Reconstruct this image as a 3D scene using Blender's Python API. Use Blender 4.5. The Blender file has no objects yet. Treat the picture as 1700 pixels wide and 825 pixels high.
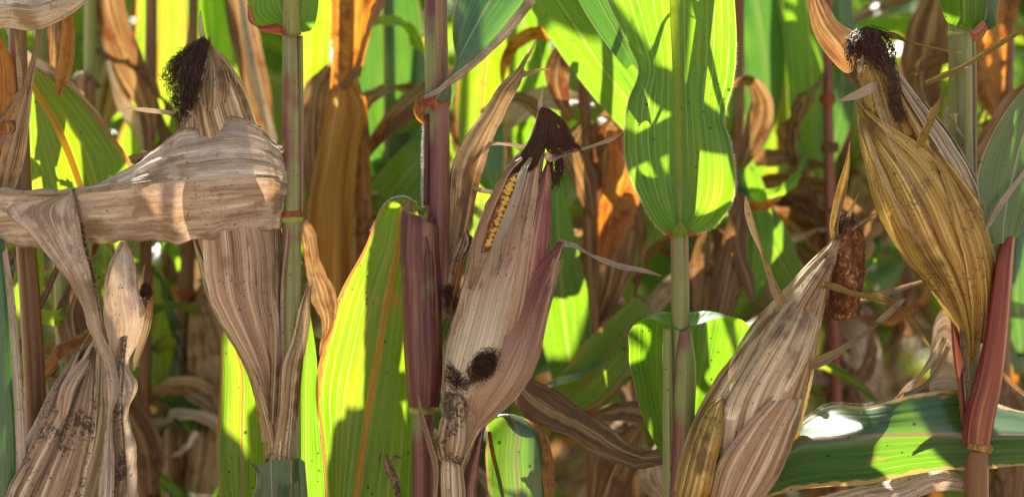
import bpy, math, random
import numpy as np
from mathutils import Vector
R = math.radians
random.seed(7); rng = np.random.default_rng(7)
sc = bpy.context.scene
# ---------------------------------------------------------------- camera, sky, sun, exposure
K = 1.06/1700.0            # metres per photo pixel on the plane in focus
D = 2.0                    # metres from camera to that plane
CAMZ = 1.02
cam_d = bpy.data.cameras.new('camera'); cam = bpy.data.objects.new('camera', cam_d)
sc.collection.objects.link(cam); sc.camera = cam
cam.location = (0, -D, CAMZ); cam.rotation_euler = (R(90), 0, 0)
cam_d.sensor_width = 36; cam_d.lens = 36*D/1.06; cam_d.clip_end = 500; cam_d.clip_start = 0.05
cam_d.dof.use_dof = True; cam_d.dof.focus_distance = D-0.02; cam_d.dof.aperture_fstop = 2.6
SUN_EL, SUN_AZ = 50.0, -12.0      # azimuth from +Y towards +X
w = bpy.data.worlds.new('World'); sc.world = w; w.use_nodes = True
nt = w.node_tree; bg = nt.nodes['Background']
sky = nt.nodes.new('ShaderNodeTexSky'); sky.sky_type = 'NISHITA'; sky.sun_disc = False
sky.sun_elevation = R(SUN_EL); sky.sun_rotation = R(SUN_AZ); sky.dust_density = 2.0
hsv = nt.nodes.new('ShaderNodeHueSaturation'); hsv.inputs['Saturation'].default_value = .5; nt.links.new(sky.outputs[0], hsv.inputs['Color']); nt.links.new(hsv.outputs[0], bg.inputs[0]); bg.inputs[1].default_value = 0.058
sun_d = bpy.data.lights.new('sun', 'SUN'); sun_d.energy = 5.0; sun_d.angle = R(0.53); sun_d.color = (1, 0.94, 0.84)
sun = bpy.data.objects.new('sun', sun_d); sc.collection.objects.link(sun)
SDIR = Vector((math.sin(R(SUN_AZ))*math.cos(R(SUN_EL)), math.cos(R(SUN_AZ))*math.cos(R(SUN_EL)), math.sin(R(SUN_EL))))
sun.rotation_euler = SDIR.to_track_quat('Z', 'Y').to_euler(); sun.location = (0, 0, 6)
vs = sc.view_settings; vs.view_transform = 'Standard'; vs.look = 'None'; vs.exposure = 1.95; vs.gamma = 1
sc.cycles.max_bounces = 6; sc.cycles.diffuse_bounces = 3; sc.cycles.transmission_bounces = 4
sc.cycles.use_denoising = True
sc.cycles.sample_clamp_indirect = 8

# ---------------------------------------------------------------- helpers
ZO = [0.0]          # extra depth of the plant being built
def W(p):
    """photo pixel (x, y) at depth z (in the same pixel units) -> world metres"""
    p = np.asarray(p, float)
    x, y, z = p[..., 0], p[..., 1], p[..., 2]
    Y = (z+ZO[0])*K; s = (D+Y)/D
    return np.stack([(x-850)*K*s, Y, CAMZ+(412.5-y)*K*s], -1)
def hermite(ts, Pn, t):
    ts = np.asarray(ts, float); Pn = np.asarray(Pn, float); n = len(ts)
    if n == 2:
        f = ((t-ts[0])/(ts[1]-ts[0])).reshape((-1,)+(1,)*(Pn.ndim-1)); return Pn[0]*(1-f)+Pn[1]*f
    d = (Pn[1:]-Pn[:-1])/(ts[1:]-ts[:-1]).reshape((-1,)+(1,)*(Pn.ndim-1))
    m = np.empty_like(Pn); m[0] = d[0]; m[-1] = d[-1]
    for i in range(1, n-1):
        h0, h1 = ts[i]-ts[i-1], ts[i+1]-ts[i]
        m[i] = (d[i-1]*h1+d[i]*h0)/(h0+h1)
    i = np.clip(np.searchsorted(ts, t, side='right')-1, 0, n-2)
    h = ts[i+1]-ts[i]; f = (t-ts[i])/h
    sh = (-1,)+(1,)*(Pn.ndim-1); f = f.reshape(sh); h = h.reshape(sh)
    return (2*f**3-3*f**2+1)*Pn[i]+(f**3-2*f**2+f)*h*m[i]+(-2*f**3+3*f**2)*Pn[i+1]+(f**3-f**2)*h*m[i+1]
def _h(ix, iy, s):
    v = np.sin(ix*127.1+iy*311.7+s*74.7)*43758.5453
    return v-np.floor(v)
def vn(x, y, s=0):
    x = np.asarray(x, float); y = np.asarray(y, float)
    ix, iy = np.floor(x), np.floor(y); fx, fy = x-ix, y-iy
    fx = fx*fx*(3-2*fx); fy = fy*fy*(3-2*fy)
    a = _h(ix, iy, s)*(1-fx)+_h(ix+1, iy, s)*fx; b = _h(ix, iy+1, s)*(1-fx)+_h(ix+1, iy+1, s)*fx
    return (a*(1-fy)+b*fy)*2-1
def link(name, me, parent=None):
    o = bpy.data.objects.new(name, me); sc.collection.objects.link(o)
    if parent is not None: o.parent = parent
    return o
def root_of(p):
    q = np.zeros(3)
    while p is not None:
        q += np.array(p.location); p = p.parent
    return q
def mesh_obj(name, V, F, mat, parent=None, uv=None, smooth=True):
    V = np.asarray(V, float)-root_of(parent)
    me = bpy.data.meshes.new(name); me.from_pydata(V.tolist(), [], F.tolist() if hasattr(F, 'tolist') else F)
    if uv is not None:
        l = me.uv_layers.new(name='UVMap'); li = np.empty(len(me.loops), dtype=np.int32)
        me.loops.foreach_get('vertex_index', li); l.data.foreach_set('uv', np.asarray(uv, np.float32)[li].ravel())
    if smooth: me.polygons.foreach_set('use_smooth', [True]*len(me.polygons))
    me.materials.append(mat); me.update()
    return link(name, me, parent)
def thing(name, label, cat, loc=(0, 0, 0), group=None):
    o = bpy.data.objects.new(name, None); sc.collection.objects.link(o); o.location = loc; o.empty_display_size = .05
    o['label'] = label; o['category'] = cat
    if group: o['group'] = group
    return o
def gridF(nu, nv):
    i, j = np.meshgrid(np.arange(nu-1), np.arange(nv-1), indexing='ij'); a = i*nv+j
    return np.stack([a, a+1, a+nv+1, a+nv], -1).reshape(-1, 4)
def normals(G):
    du = np.gradient(G, axis=0); dv = np.gradient(G, axis=1)
    n = np.cross(du, dv); return n/(np.linalg.norm(n, axis=-1, keepdims=True)+1e-12)
def surf(name, mat, rows, parent, nu=60, nv=18, ridge=0.0, rf=10, wave=0.0, wf=2.0, rag=0.0, crump=0.0, seed=None, world=False, lip=0.0, pleat=None):
    """sheet through rows of points (root -> tip, each row edge -> edge); ridge/wave/crump in photo pixels"""
    seed = rng.uniform(0, 99) if seed is None else seed
    P = np.asarray(rows, float)
    if not world: P = W(P)
    mid = P.mean(1); seg = np.linalg.norm(np.diff(mid, axis=0), axis=1)+1e-5
    ts = np.concatenate([[0], np.cumsum(seg)]); t = np.linspace(0, ts[-1], nu)
    G = hermite(ts, P, t)                                   # nu x C x 3
    C = G.shape[1]; v = np.linspace(0, 1, nv)
    G = hermite(np.linspace(0, 1, C), G.transpose(1, 0, 2), v).transpose(1, 0, 2)
    U, Vv = np.meshgrid(t/K/100, v, indexing='ij')
    if rag:
        c = G[:, nv//2:nv//2+1]; e = np.abs(2*Vv-1)[..., None]**2
        side = (Vv > .5)*17.0
        f = (vn(U*3.1, side, seed)*.6+vn(U*9.3, side, seed+5)*.4)
        G = G+(G-c)*e*rag*f[..., None]
    N = normals(G)
    d = np.zeros_like(U)
    e = np.abs(2*Vv-1)
    if ridge: d += ridge*(vn(Vv*rf, U*.35, seed)*.6+vn(Vv*rf*2.3, U*.5, seed+3)*.4)
    if wave: d += wave*e**1.5*(vn(U*wf, (Vv > .5)*9.0+Vv*.6, seed+11))
    if pleat: d += pleat[0]*np.sin(U*pleat[1]+2.5*vn(Vv*3, U*2, seed+41))*np.clip(1-np.abs(U-pleat[2])/pleat[3], 0, 1)*(.4+.6*np.abs(vn(Vv*4, U*3, seed+42)))
    if name == 'husk_leaf': crump = crump+.9
    if crump: d += crump*(vn(U*2.5, Vv*3, seed+21)+.5*vn(U*6, Vv*6, seed+22)+.35*vn(U*16, Vv*4, seed+23))
    G = G+N*(d*K)[..., None]
    if name == 'husk_leaf' and not world or lip:
        L_ = lip or 4.0
        G[..., 1] -= L_*K*e**7*(.35+.65*np.clip(vn(U*1.6, (Vv > .5)*7.0, seed+31)+.3, 0, 1))
    uv = np.stack([Vv.ravel(), U.ravel()], -1)
    o = mesh_obj(name, G.reshape(-1, 3), gridF(nu, nv), mat, parent, uv)
    return o, G
def bsurf(name, mat, rows, parent, **k):
    """sheet bulging to the camera: rows (xL, yL, xR, yR, z_edge, bulge)"""
    out = []
    for r in rows:
        xl, yl, xr, yr, z, b = r[:6]; z2 = r[6] if len(r) > 6 else z
        row = []
        for v in (0, .1, .28, .5, .72, .9, 1):
            row.append((xl+(xr-xl)*(.5-.5*math.cos(math.pi*v)) if b > 14 else xl+(xr-xl)*v, yl+(yr-yl)*v, z+(z2-z)*v-b*math.sin(math.pi*v)**.85))
        out.append(row)
    return surf(name, mat, out, parent, **k)
def ribbon(name, mat, pts, parent, cup=.15, world=False, **k):
    """pts (x, y, z, halfwidth, turn degrees about the run)"""
    P = np.array([p[:3] for p in pts], float); P = P if world else W(P)
    hw = np.array([p[3] for p in pts])*K*(1 if world else (D+P[:, 1])/D); an = np.radians([p[4] if len(p) > 4 else 0 for p in pts])
    T = np.gradient(P, axis=0); T /= np.linalg.norm(T, axis=1, keepdims=True)
    S = np.cross(T, np.array([0, -1.0, 0])); S /= np.linalg.norm(S, axis=1, keepdims=True)+1e-9
    Nn = np.cross(S, T)
    rows = []
    for i in range(len(P)):
        s = S[i]*math.cos(an[i])+Nn[i]*math.sin(an[i]); n = np.cross(s, T[i])
        rows.append([P[i]-s*hw[i]-n*cup*hw[i], P[i], P[i]+s*hw[i]-n*cup*hw[i]])
    return surf(name, mat, rows, parent, world=True, **k)
def tube(name, mat, pts, parent, n=20, nu=40, ribs=None, world=False, cap=True, seed=0, bump=0.0, flat=1.0):
    Q = np.array([p[:3] for p in pts], float); r = np.array([p[3] for p in pts], float)
    Pw = Q if world else W(Q); r = r if world else r*K*(D+Pw[:, 1])/D
    ts = np.concatenate([[0], np.cumsum(np.linalg.norm(np.diff(Pw, axis=0), axis=1))]); t = np.linspace(0, ts[-1], nu)
    C = hermite(ts, Pw, t); rr = np.maximum(hermite(ts, r, t), 1e-5)
    T = np.gradient(C, axis=0); T /= np.linalg.norm(T, axis=1, keepdims=True)
    ref = np.array([0, -1.0, 0])
    S = np.cross(T, ref); S /= np.linalg.norm(S, axis=1, keepdims=True)+1e-9; Fr = np.cross(S, T)
    ph = np.linspace(0, 2*math.pi, n+1)
    A = rr[:, None]*np.ones(n+1)[None]
    if ribs: A = A*(1+ribs[1]*np.cos(ph*ribs[0])[None])
    U = (t/K/100)[:, None]*np.ones(n+1)[None]
    if bump: A = A+bump*K*(vn(np.cos(ph)[None]*2.5+5, U*2+np.sin(ph)[None]*2.5, seed)+.5*vn(np.cos(ph)[None]*6+5, U*6+np.sin(ph)[None]*6, seed+4))
    G = C[:, None]+A[..., None]*(np.sin(ph)[None, :, None]*S[:, None]-np.cos(ph)[None, :, None]*Fr[:, None]*(-flat))
    uv = np.stack([np.tile(ph/(2*math.pi), (nu, 1)).ravel(), U.ravel()], -1)
    F = gridF(nu, n+1).tolist()
    V = G.reshape(-1, 3)
    if cap:
        F.append(list(range(n))[::-1]); F.append([(nu-1)*(n+1)+i for i in range(n)])
    return mesh_obj(name, V, F, mat, parent, uv), (C, rr, T, S, Fr, ts)
class Axis:
    """an ear's axis: points (x, y, z, radius); husks wrap it between two angles (0 = camera side, 90 = right)"""
    def __init__(s, pts, flat=1.0):
        Q = np.array([p[:3] for p in pts], float); s.P = W(Q); s.r = np.array([p[3] for p in pts])*K
        s.ts = np.concatenate([[0], np.cumsum(np.linalg.norm(np.diff(s.P, axis=0), axis=1))]); s.ts /= s.ts[-1]; s.flat = flat
    def at(s, t):
        t = np.atleast_1d(np.asarray(t, float)); C = hermite(s.ts, s.P, t); r = hermite(s.ts, s.r, t)
        T = hermite(s.ts, s.P, np.clip(t+.01, 0, 1))-hermite(s.ts, s.P, np.clip(t-.01, 0, 1)); T /= np.linalg.norm(T, axis=1, keepdims=True)
        S = np.cross(T, np.array([0, -1.0, 0])); S = -S if False else S
        S /= np.linalg.norm(S, axis=1, keepdims=True)
        F = np.cross(T, S)
        F = np.where((F[:, 1:2] > 0), -F, F)
        return C, r, T, S, F
    def husk(s, name, mat, keys, parent, nu=70, nv=40, **k):
        """keys (t, angle a, angle b, lift px)"""
        kk = np.array(keys, float); tt = np.linspace(kk[0, 0], kk[-1, 0], max(8, len(keys)*2+4))
        ab = hermite(kk[:, 0], kk[:, 1:4], tt)
        C, r, T, S, F = s.at(tt)
        rows = []
        for i in range(len(tt)):
            row = []
            for v in np.linspace(0, 1, 9):
                ph = math.radians(ab[i, 0]+(ab[i, 1]-ab[i, 0])*v)
                rad = max(r[i]+ab[i, 2]*K, K)
                row.append(C[i]+rad*(math.sin(ph)*S[i]+s.flat*math.cos(ph)*F[i]))
            rows.append(row)
        k.setdefault('rag', .04)
        return surf(name, mat, rows, parent, world=True, nu=nu, nv=nv, lip=3.0, **k)
def strands(name, mat, guides, n, parent, spread=3.0, curl=6.0, r=.7, seg=14, lmin=.55, cf=1.5, taper=.5):
    """many thin fibres between guide polylines"""
    Gs = [np.array(g, float) for g in guides]
    V = []; F = []; b = 0
    for _ in range(n):
        i = rng.integers(0, len(Gs)); j = rng.integers(0, len(Gs)); f = rng.uniform()
        tt = np.linspace(0, rng.uniform(lmin, 1), seg)
        A = hermite(np.linspace(0, 1, len(Gs[i])), Gs[i], tt); B = hermite(np.linspace(0, 1, len(Gs[j])), Gs[j], tt)
        p = A*(1-f)+B*f+rng.normal(0, spread, 3)
        s = rng.uniform(0, 900)
        c = np.stack([vn(tt*seg*.33*cf, s+q*31.7+tt*0, 3) for q in range(3)], -1)
        p = p+c*curl*(.25+tt[:, None])
        Pw = W(p); T = np.gradient(Pw, axis=0); T /= np.linalg.norm(T, axis=1, keepdims=True)+1e-9
        S = np.cross(T, [0.3, -1, 0.2]); S /= np.linalg.norm(S, axis=1, keepdims=True)+1e-9; N = np.cross(S, T)
        rr = (r*K*(1-taper*tt))[:, None]
        for q in range(3):
            a = q*2.0944; V.append(Pw+rr*(math.cos(a)*S+math.sin(a)*N))
        for m in range(seg-1):
            for q in range(3):
                q2 = (q+1) % 3
                F.append((b+q*seg+m, b+q2*seg+m, b+q2*seg+m+1, b+q*seg+m+1))
        b += 3*seg
    return mesh_obj(name, np.concatenate(V), F, mat, parent)
def hairs(name, mat, path, n, parent, length=5, r=.35, out=(0, 0), jitter=.7):
    """short hairs along an edge path (pixels); out = mean direction"""
    Pq = np.array(path, float); V = []; F = []; b = 0
    for _ in range(n):
        t = rng.uniform(0, 1); p = hermite(np.linspace(0, 1, len(Pq)), Pq, np.array([t]))[0]+rng.normal(0, .5, 3)
        d = np.array([out[0], out[1], 0])+rng.normal(0, jitter, 3); d /= np.linalg.norm(d)+1e-9
        L = length*rng.uniform(.4, 1.1); q = p+d*L
        s = np.cross(d, [0, 0, 1.0]); s = s/(np.linalg.norm(s)+1e-9)*r
        for a in (p-s, p+s, p+np.array([0, 0, -r]), q): V.append(W(a))
        F += [(b, b+1, b+3), (b+1, b+2, b+3), (b+2, b, b+3)]; b += 4
    return mesh_obj(name, np.array(V), F, mat, parent, smooth=False)

# ---------------------------------------------------------------- materials
def rgb(c): return (c[0], c[1], c[2], 1)
MATS = {}
def plantmat(name, cols, tcols=None, trans=0.0, vf=14, uf=.5, vein=None, edge=None, blotch=None, specks=None, rough=.5, spec=.4, sheen=0.0, bump=.3, rib=None, fv=.36, mold=None, ucol=None):
    """cols: 3 reflected colours along a fibre noise; tcols: 3 transmitted colours; vein (count, strength, colour); edge/blotch/rib (colour, tcolour, size)"""
    m = bpy.data.materials.new(name); m.use_nodes = True; n = m.node_tree; n.nodes.clear(); MATS[name] = m
    L = n.links.new
    def nd(t, **k):
        x = n.nodes.new(t)
        for a, b in k.items(): setattr(x, a, b)
        return x
    def math_(op, a, b=None, clamp=False):
        x = nd('ShaderNodeMath', operation=op, use_clamp=clamp)
        for i, q in enumerate((a, b)):
            if q is None: continue
            if isinstance(q, (int, float)): x.inputs[i].default_value = q
            else: L(q, x.inputs[i])
        return x.outputs[0]
    def mixc(f, a, b):
        x = nd('ShaderNodeMix', data_type='RGBA')
        if isinstance(f, (int, float)): x.inputs[0].default_value = f
        else: L(f, x.inputs[0])
        for i, q in ((6, a), (7, b)):
            if isinstance(q, tuple): x.inputs[i].default_value = rgb(q)
            else: L(q, x.inputs[i])
        return x.outputs[2]
    def ramp(f, lo, hi):
        x = nd('ShaderNodeMapRange', interpolation_type='SMOOTHSTEP'); L(f, x.inputs[0]); x.inputs[1].default_value = lo; x.inputs[2].default_value = hi
        return x.outputs[0]
    uv = nd('ShaderNodeUVMap', uv_map='UVMap'); sp = nd('ShaderNodeSeparateXYZ'); L(uv.outputs[0], sp.inputs[0])
    v, u = sp.outputs[0], sp.outputs[1]
    oi = nd('ShaderNodeObjectInfo'); rnd = math_('MULTIPLY', oi.outputs['Random'], 57.0)
    def fibre(vv, uu, off, det=3, rough_=.6):
        c = nd('ShaderNodeCombineXYZ'); L(math_('MULTIPLY', v, vv), c.inputs[0]); L(math_('MULTIPLY', u, uu), c.inputs[1]); L(math_('ADD', rnd, off), c.inputs[2])
        x = nd('ShaderNodeTexNoise'); L(c.outputs[0], x.inputs['Vector']); x.inputs['Scale'].default_value = 1; x.inputs['Detail'].default_value = det; x.inputs['Roughness'].default_value = rough_
        return x.outputs[0]
    tc = nd('ShaderNodeTexCoord')
    def blob(scale, off, det=3):
        mp = nd('ShaderNodeMapping'); L(tc.outputs['Object'], mp.inputs[0]); mp.inputs['Location'].default_value = (off, off*.7, off*1.3)
        x = nd('ShaderNodeTexNoise'); L(mp.outputs[0], x.inputs['Vector']); x.inputs['Scale'].default_value = scale; x.inputs['Detail'].default_value = det; x.inputs['Roughness'].default_value = .65
        return x.outputs[0]
    tcols = tcols or cols
    f1 = fibre(vf, uf, 1.3, 4, .65); a = ramp(f1, .33, .49); b = ramp(f1, .49, .66)
    cR = mixc(b, mixc(a, cols[0], cols[1]), cols[2]); cT = mixc(b, mixc(a, tcols[0], tcols[1]), tcols[2])
    fine = fibre(vf*4, uf*1.5, 9.1, 2)
    def both(f, c1, c2):
        nonlocal cR, cT
        cR = mixc(f, cR, c1); cT = mixc(f, cT, c2)
    if blotch:
        for bl in (blotch if isinstance(blotch, list) else [blotch]):
            c1, c2, th, scl = bl[:4]; wdt = bl[4] if len(bl) > 4 else .06
            mx = math_('ADD', math_('MULTIPLY', blob(scl, c1[0]*40+scl), .6), math_('MULTIPLY', fibre(vf*.5, uf*1.2, 4.4+scl), .4))
            both(ramp(mx, th-wdt, th+wdt), c1, c2)
    if mold:
        mx = math_('ADD', math_('MULTIPLY', blob(320, 2.0, 4), .5), math_('MULTIPLY', blob(30, 6.0, 3), .5))
        both(math_('MULTIPLY', ramp(mx, mold[1], mold[1]+.07), mold[2]), mold[0], mold[0])
    if ucol:
        for c1, u0, u1, f0, f1_ in ucol:
            un = math_('ADD', u, math_('MULTIPLY', math_('SUBTRACT', f1, .5), 2.2)); both(math_('ADD', f0, math_('MULTIPLY', ramp(un, u0, u1), f1_-f0)), c1, c1)
    w_ = math_('ABSOLUTE', math_('SUBTRACT', math_('MULTIPLY', v, 2), 1))
    if edge:
        en = math_('ADD', w_, math_('MULTIPLY', math_('SUBTRACT', blob(60, 3.3), .5), edge[2]*2.2))
        both(ramp(en, 1-edge[2]*1.15, 1-edge[2]*.7), edge[0], edge[1])
    if vein:
        wv = fibre(5, .15, 31.0, 2); s = math_('SINE', math_('MULTIPLY', math_('ADD', v, math_('MULTIPLY', wv, .03)), vein[0]*6.2832))
        vm = math_('MULTIPLY', math_('MULTIPLY', ramp(s, .5, 1.0), vein[1]*1.6), ramp(fibre(vein[0]*.7, .4, 33.0, 2), .3, .7)); both(vm, vein[2], vein[3] if len(vein) > 3 else vein[2])
    if rib:
        both(math_('SUBTRACT', 1.0, ramp(w_, rib[2]*.6, rib[2])), rib[0], rib[1])
    if specks:
        for scl, th, rad in ((specks[1] if len(specks) > 1 else 150, .62, .16), (specks[1]*2.3 if len(specks) > 1 else 340, .7, .22)):
            vo = nd('ShaderNodeTexVoronoi'); L(tc.outputs['Object'], vo.inputs['Vector']); vo.inputs['Scale'].default_value = scl
            sc_ = nd('ShaderNodeSeparateColor'); L(vo.outputs['Color'], sc_.inputs[0])
            dens = blob(22, 8.8, 2)
            k_ = math_('MULTIPLY', math_('SUBTRACT', 1.0, ramp(vo.outputs['Distance'], rad*.5, rad)), math_('GREATER_THAN', math_('ADD', sc_.outputs[0], math_('MULTIPLY', math_('SUBTRACT', dens, .5), 1.2)), 1.0-specks[0]))
            both(math_('MULTIPLY', k_, .8), (.035, .022, .015), (.03, .02, .01))
    hs = nd('ShaderNodeHueSaturation'); L(cR, hs.inputs['Color']); L(math_('ADD', 1-fv/2-.02, math_('MULTIPLY', fibre(vf*4, uf*.8, 19.1, 3, .7) if fv > .5 else fine, fv)), hs.inputs['Value'])
    bs = nd('ShaderNodeBsdfPrincipled'); L(hs.outputs[0], bs.inputs['Base Color'])
    L(math_('ADD', rough-.1, math_('MULTIPLY', f1, .2)), bs.inputs['Roughness'])
    bs.inputs['Specular IOR Level'].default_value = spec
    if sheen: bs.inputs['Sheen Weight'].default_value = sheen; bs.inputs['Sheen Roughness'].default_value = .4
    bp = nd('ShaderNodeBump'); bp.inputs['Strength'].default_value = bump; bp.inputs['Distance'].default_value = .003 if fv > .5 else .0012
    hgt = math_('ADD', math_('MULTIPLY', f1, .6), math_('MULTIPLY', fine, .4))
    if vein: hgt = math_('SUBTRACT', hgt, math_('MULTIPLY', vm, .5))
    L(hgt, bp.inputs['Height']); L(bp.outputs[0], bs.inputs['Normal'])
    out = nd('ShaderNodeOutputMaterial')
    if trans > 0:
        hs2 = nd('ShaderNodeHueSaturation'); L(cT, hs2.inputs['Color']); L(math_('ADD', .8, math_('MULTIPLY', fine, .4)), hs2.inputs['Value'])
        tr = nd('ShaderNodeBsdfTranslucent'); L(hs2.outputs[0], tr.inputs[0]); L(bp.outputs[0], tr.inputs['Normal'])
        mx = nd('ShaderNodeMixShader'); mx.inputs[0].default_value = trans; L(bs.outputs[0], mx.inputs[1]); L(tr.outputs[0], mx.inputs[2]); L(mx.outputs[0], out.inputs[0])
    else: L(bs.outputs[0], out.inputs[0])
    return m
BR = (.16, .08, .035); OR = (.75, .28, .04)
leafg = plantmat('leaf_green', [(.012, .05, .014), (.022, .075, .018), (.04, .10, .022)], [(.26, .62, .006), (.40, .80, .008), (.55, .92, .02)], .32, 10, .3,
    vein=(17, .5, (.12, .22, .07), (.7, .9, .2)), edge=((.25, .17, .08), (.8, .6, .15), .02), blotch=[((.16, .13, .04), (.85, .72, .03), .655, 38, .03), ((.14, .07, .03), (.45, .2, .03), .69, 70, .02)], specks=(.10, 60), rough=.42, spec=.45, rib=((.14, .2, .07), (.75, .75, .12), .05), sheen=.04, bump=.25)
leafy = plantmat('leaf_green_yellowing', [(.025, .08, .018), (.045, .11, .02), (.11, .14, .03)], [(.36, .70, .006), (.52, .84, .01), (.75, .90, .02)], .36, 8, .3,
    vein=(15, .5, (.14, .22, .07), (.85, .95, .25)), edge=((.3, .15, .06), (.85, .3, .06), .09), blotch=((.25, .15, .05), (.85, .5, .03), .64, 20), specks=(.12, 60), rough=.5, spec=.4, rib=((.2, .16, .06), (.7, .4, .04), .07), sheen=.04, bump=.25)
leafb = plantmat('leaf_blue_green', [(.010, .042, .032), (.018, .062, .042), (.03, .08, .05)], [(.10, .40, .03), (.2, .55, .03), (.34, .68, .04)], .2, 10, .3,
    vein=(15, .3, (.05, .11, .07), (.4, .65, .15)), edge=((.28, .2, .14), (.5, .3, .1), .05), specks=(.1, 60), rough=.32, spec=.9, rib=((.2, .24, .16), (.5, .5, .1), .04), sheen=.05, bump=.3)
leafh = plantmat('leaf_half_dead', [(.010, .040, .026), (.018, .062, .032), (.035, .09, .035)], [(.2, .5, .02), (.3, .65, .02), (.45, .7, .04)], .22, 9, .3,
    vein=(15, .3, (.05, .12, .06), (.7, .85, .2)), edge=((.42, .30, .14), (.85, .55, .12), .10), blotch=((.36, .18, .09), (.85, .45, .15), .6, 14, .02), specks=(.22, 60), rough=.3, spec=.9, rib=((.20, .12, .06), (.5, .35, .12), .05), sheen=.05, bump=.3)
dryg = plantmat('leaf_dry_grey', [(.28, .185, .13), (.56, .44, .34), (.84, .74, .64)], [(.5, .3, .15), (.6, .4, .22), (.7, .5, .3)], .2, 13, .6,
    vein=(22, .25, (.5, .42, .33)), edge=((.25, .15, .09), (.5, .25, .1), .03), blotch=[((.27, .19, .11), (.5, .25, .08), .56, 26), ((.36, .27, .24), (.5, .3, .2), .58, 12)], fv=.9, specks=(.24, 110), rough=.45, spec=.45, rib=((.5, .46, .36), (.5, .4, .2), .035), bump=.7, sheen=.1, mold=((.16, .13, .11), .56, .5))
dryb = plantmat('leaf_dry_brown', [(.04, .018, .009), (.11, .055, .028), (.32, .20, .12)], [(.30, .10, .03), (.55, .25, .07), (.75, .45, .18)], .24, 8, .6,
    vein=(18, .3, (.34, .24, .15)), blotch=[((.10, .05, .03), (.3, .07, .01), .57, 25)], specks=(.15, 110), rough=.5, spec=.35, rib=((.38, .28, .16), (.7, .4, .1), .06), bump=.5, sheen=.1)
dryo = plantmat('leaf_dry_orange', [(.2, .09, .03), (.3, .15, .05), (.4, .22, .09)], [(.45, .12, .01), (.8, .28, .02), (.95, .45, .06)], .42, 10, .5,
    vein=(20, .3, (.3, .18, .06), (.6, .15, .02)), blotch=[((.15, .07, .03), (.45, .1, .01), .54, 60)], rough=.55, spec=.3, bump=.5)
huskt = plantmat('husk_tan', [(.15, .075, .034), (.50, .34, .18), (.86, .73, .52)], [(.6, .3, .1), (.7, .45, .2), (.8, .6, .35)], .14, 15, .2, fv=1.3,
    vein=(30, .3, (.2, .12, .06)), blotch=[((.16, .085, .04), (.4, .2, .05), .56, 18)], specks=(.24, 130), rough=.5, spec=.35, bump=.9, mold=((.07, .05, .035), .56, .6))
huskg = plantmat('husk_gold', [(.15, .075, .014), (.46, .29, .065), (.84, .64, .26)], [(.7, .35, .05), (.8, .5, .1), (.9, .6, .2)], .16, 14, .18, fv=1.2,
    vein=(26, .35, (.17, .10, .03)), blotch=[((.17, .10, .03), (.5, .25, .04), .56, 16), ((.66, .55, .33), (.8, .6, .3), .64, 9)], specks=(.26, 120), rough=.45, spec=.4, bump=.9, mold=((.09, .06, .02), .54, .7))
huskp = plantmat('husk_purple', [(.09, .015, .03), (.24, .065, .08), (.50, .32, .22)], [(.6, .2, .15), (.7, .35, .2), (.8, .6, .35)], .1, 12, .13, fv=1.1, ucol=[((.66, .50, .34), .6, 2.4, .55, 0)],
    vein=(30, .3, (.36, .2, .14)), blotch=[((.54, .40, .25), (.7, .5, .3), .62, 10, .08)], specks=(.10, 120), rough=.45, spec=.4, bump=.8)
huskk = plantmat('husk_pink', [(.17, .08, .055), (.48, .31, .20), (.84, .68, .50)], [(.6, .3, .2), (.7, .45, .3), (.8, .6, .4)], .12, 14, .16, fv=1.2,
    vein=(28, .3, (.24, .13, .09)), specks=(.3, 120), rough=.45, spec=.4, bump=.8, blotch=[((.24, .15, .07), (.5, .3, .1), .59, 15)], mold=((.08, .055, .04), .575, .6))
huskw = plantmat('husk_pale', [(.24, .14, .07), (.68, .53, .34), (.88, .81, .66)], [(.7, .5, .3), (.8, .6, .4), (.9, .7, .5)], .14, 15, .16, fv=1.2,
    vein=(30, .3, (.3, .2, .12)), specks=(.2, 120), rough=.45, spec=.4, bump=.9, blotch=[((.24, .15, .08), (.5, .3, .1), .56, 16)], mold=((.08, .06, .04), .57, .6))
huskb = plantmat('husk_pale_base', [(.14, .065, .045), (.46, .30, .20), (.80, .67, .51)], [(.7, .5, .3), (.8, .6, .4), (.9, .7, .5)], .14, 15, .15, fv=1.3,
    vein=(30, .3, (.22, .13, .08)), specks=(.2, 120), rough=.45, spec=.4, bump=.9, blotch=[((.24, .09, .09), (.5, .3, .1), .57, 12)], ucol=[((.72, .63, .47), 1.2, 3.0, .75, 0)])
huskm = plantmat('husk_mouldy', [(.10, .05, .028), (.36, .24, .15), (.76, .63, .46)], [(.6, .3, .1), (.7, .45, .2), (.8, .6, .35)], .08, 12, .25, fv=1.3,
    vein=(24, .25, (.2, .12, .07)), specks=(.3, 100), rough=.5, spec=.35, bump=1, mold=((.035, .022, .014), .5, .85))
stg = plantmat('stalk_green', [(.19, .08, .06), (.20, .25, .07), (.34, .35, .15)], None, 0, 4, .12, fv=.7, vein=(24, .25, (.16, .16, .06)), blotch=[((.24, .10, .07), (0, 0, 0), .6, 6, .05)], specks=(.2, 90), rough=.4, spec=.5, bump=.35, sheen=.15)
stm = plantmat('stalk_mottled', [(.15, .05, .045), (.17, .19, .06), (.30, .31, .13)], None, 0, 4, .1, fv=.7, vein=(24, .25, (.16, .14, .06)), blotch=[((.20, .06, .05), (0, 0, 0), .53, 8, .04)], specks=(.25, 90), rough=.4, spec=.5, bump=.4)
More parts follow.
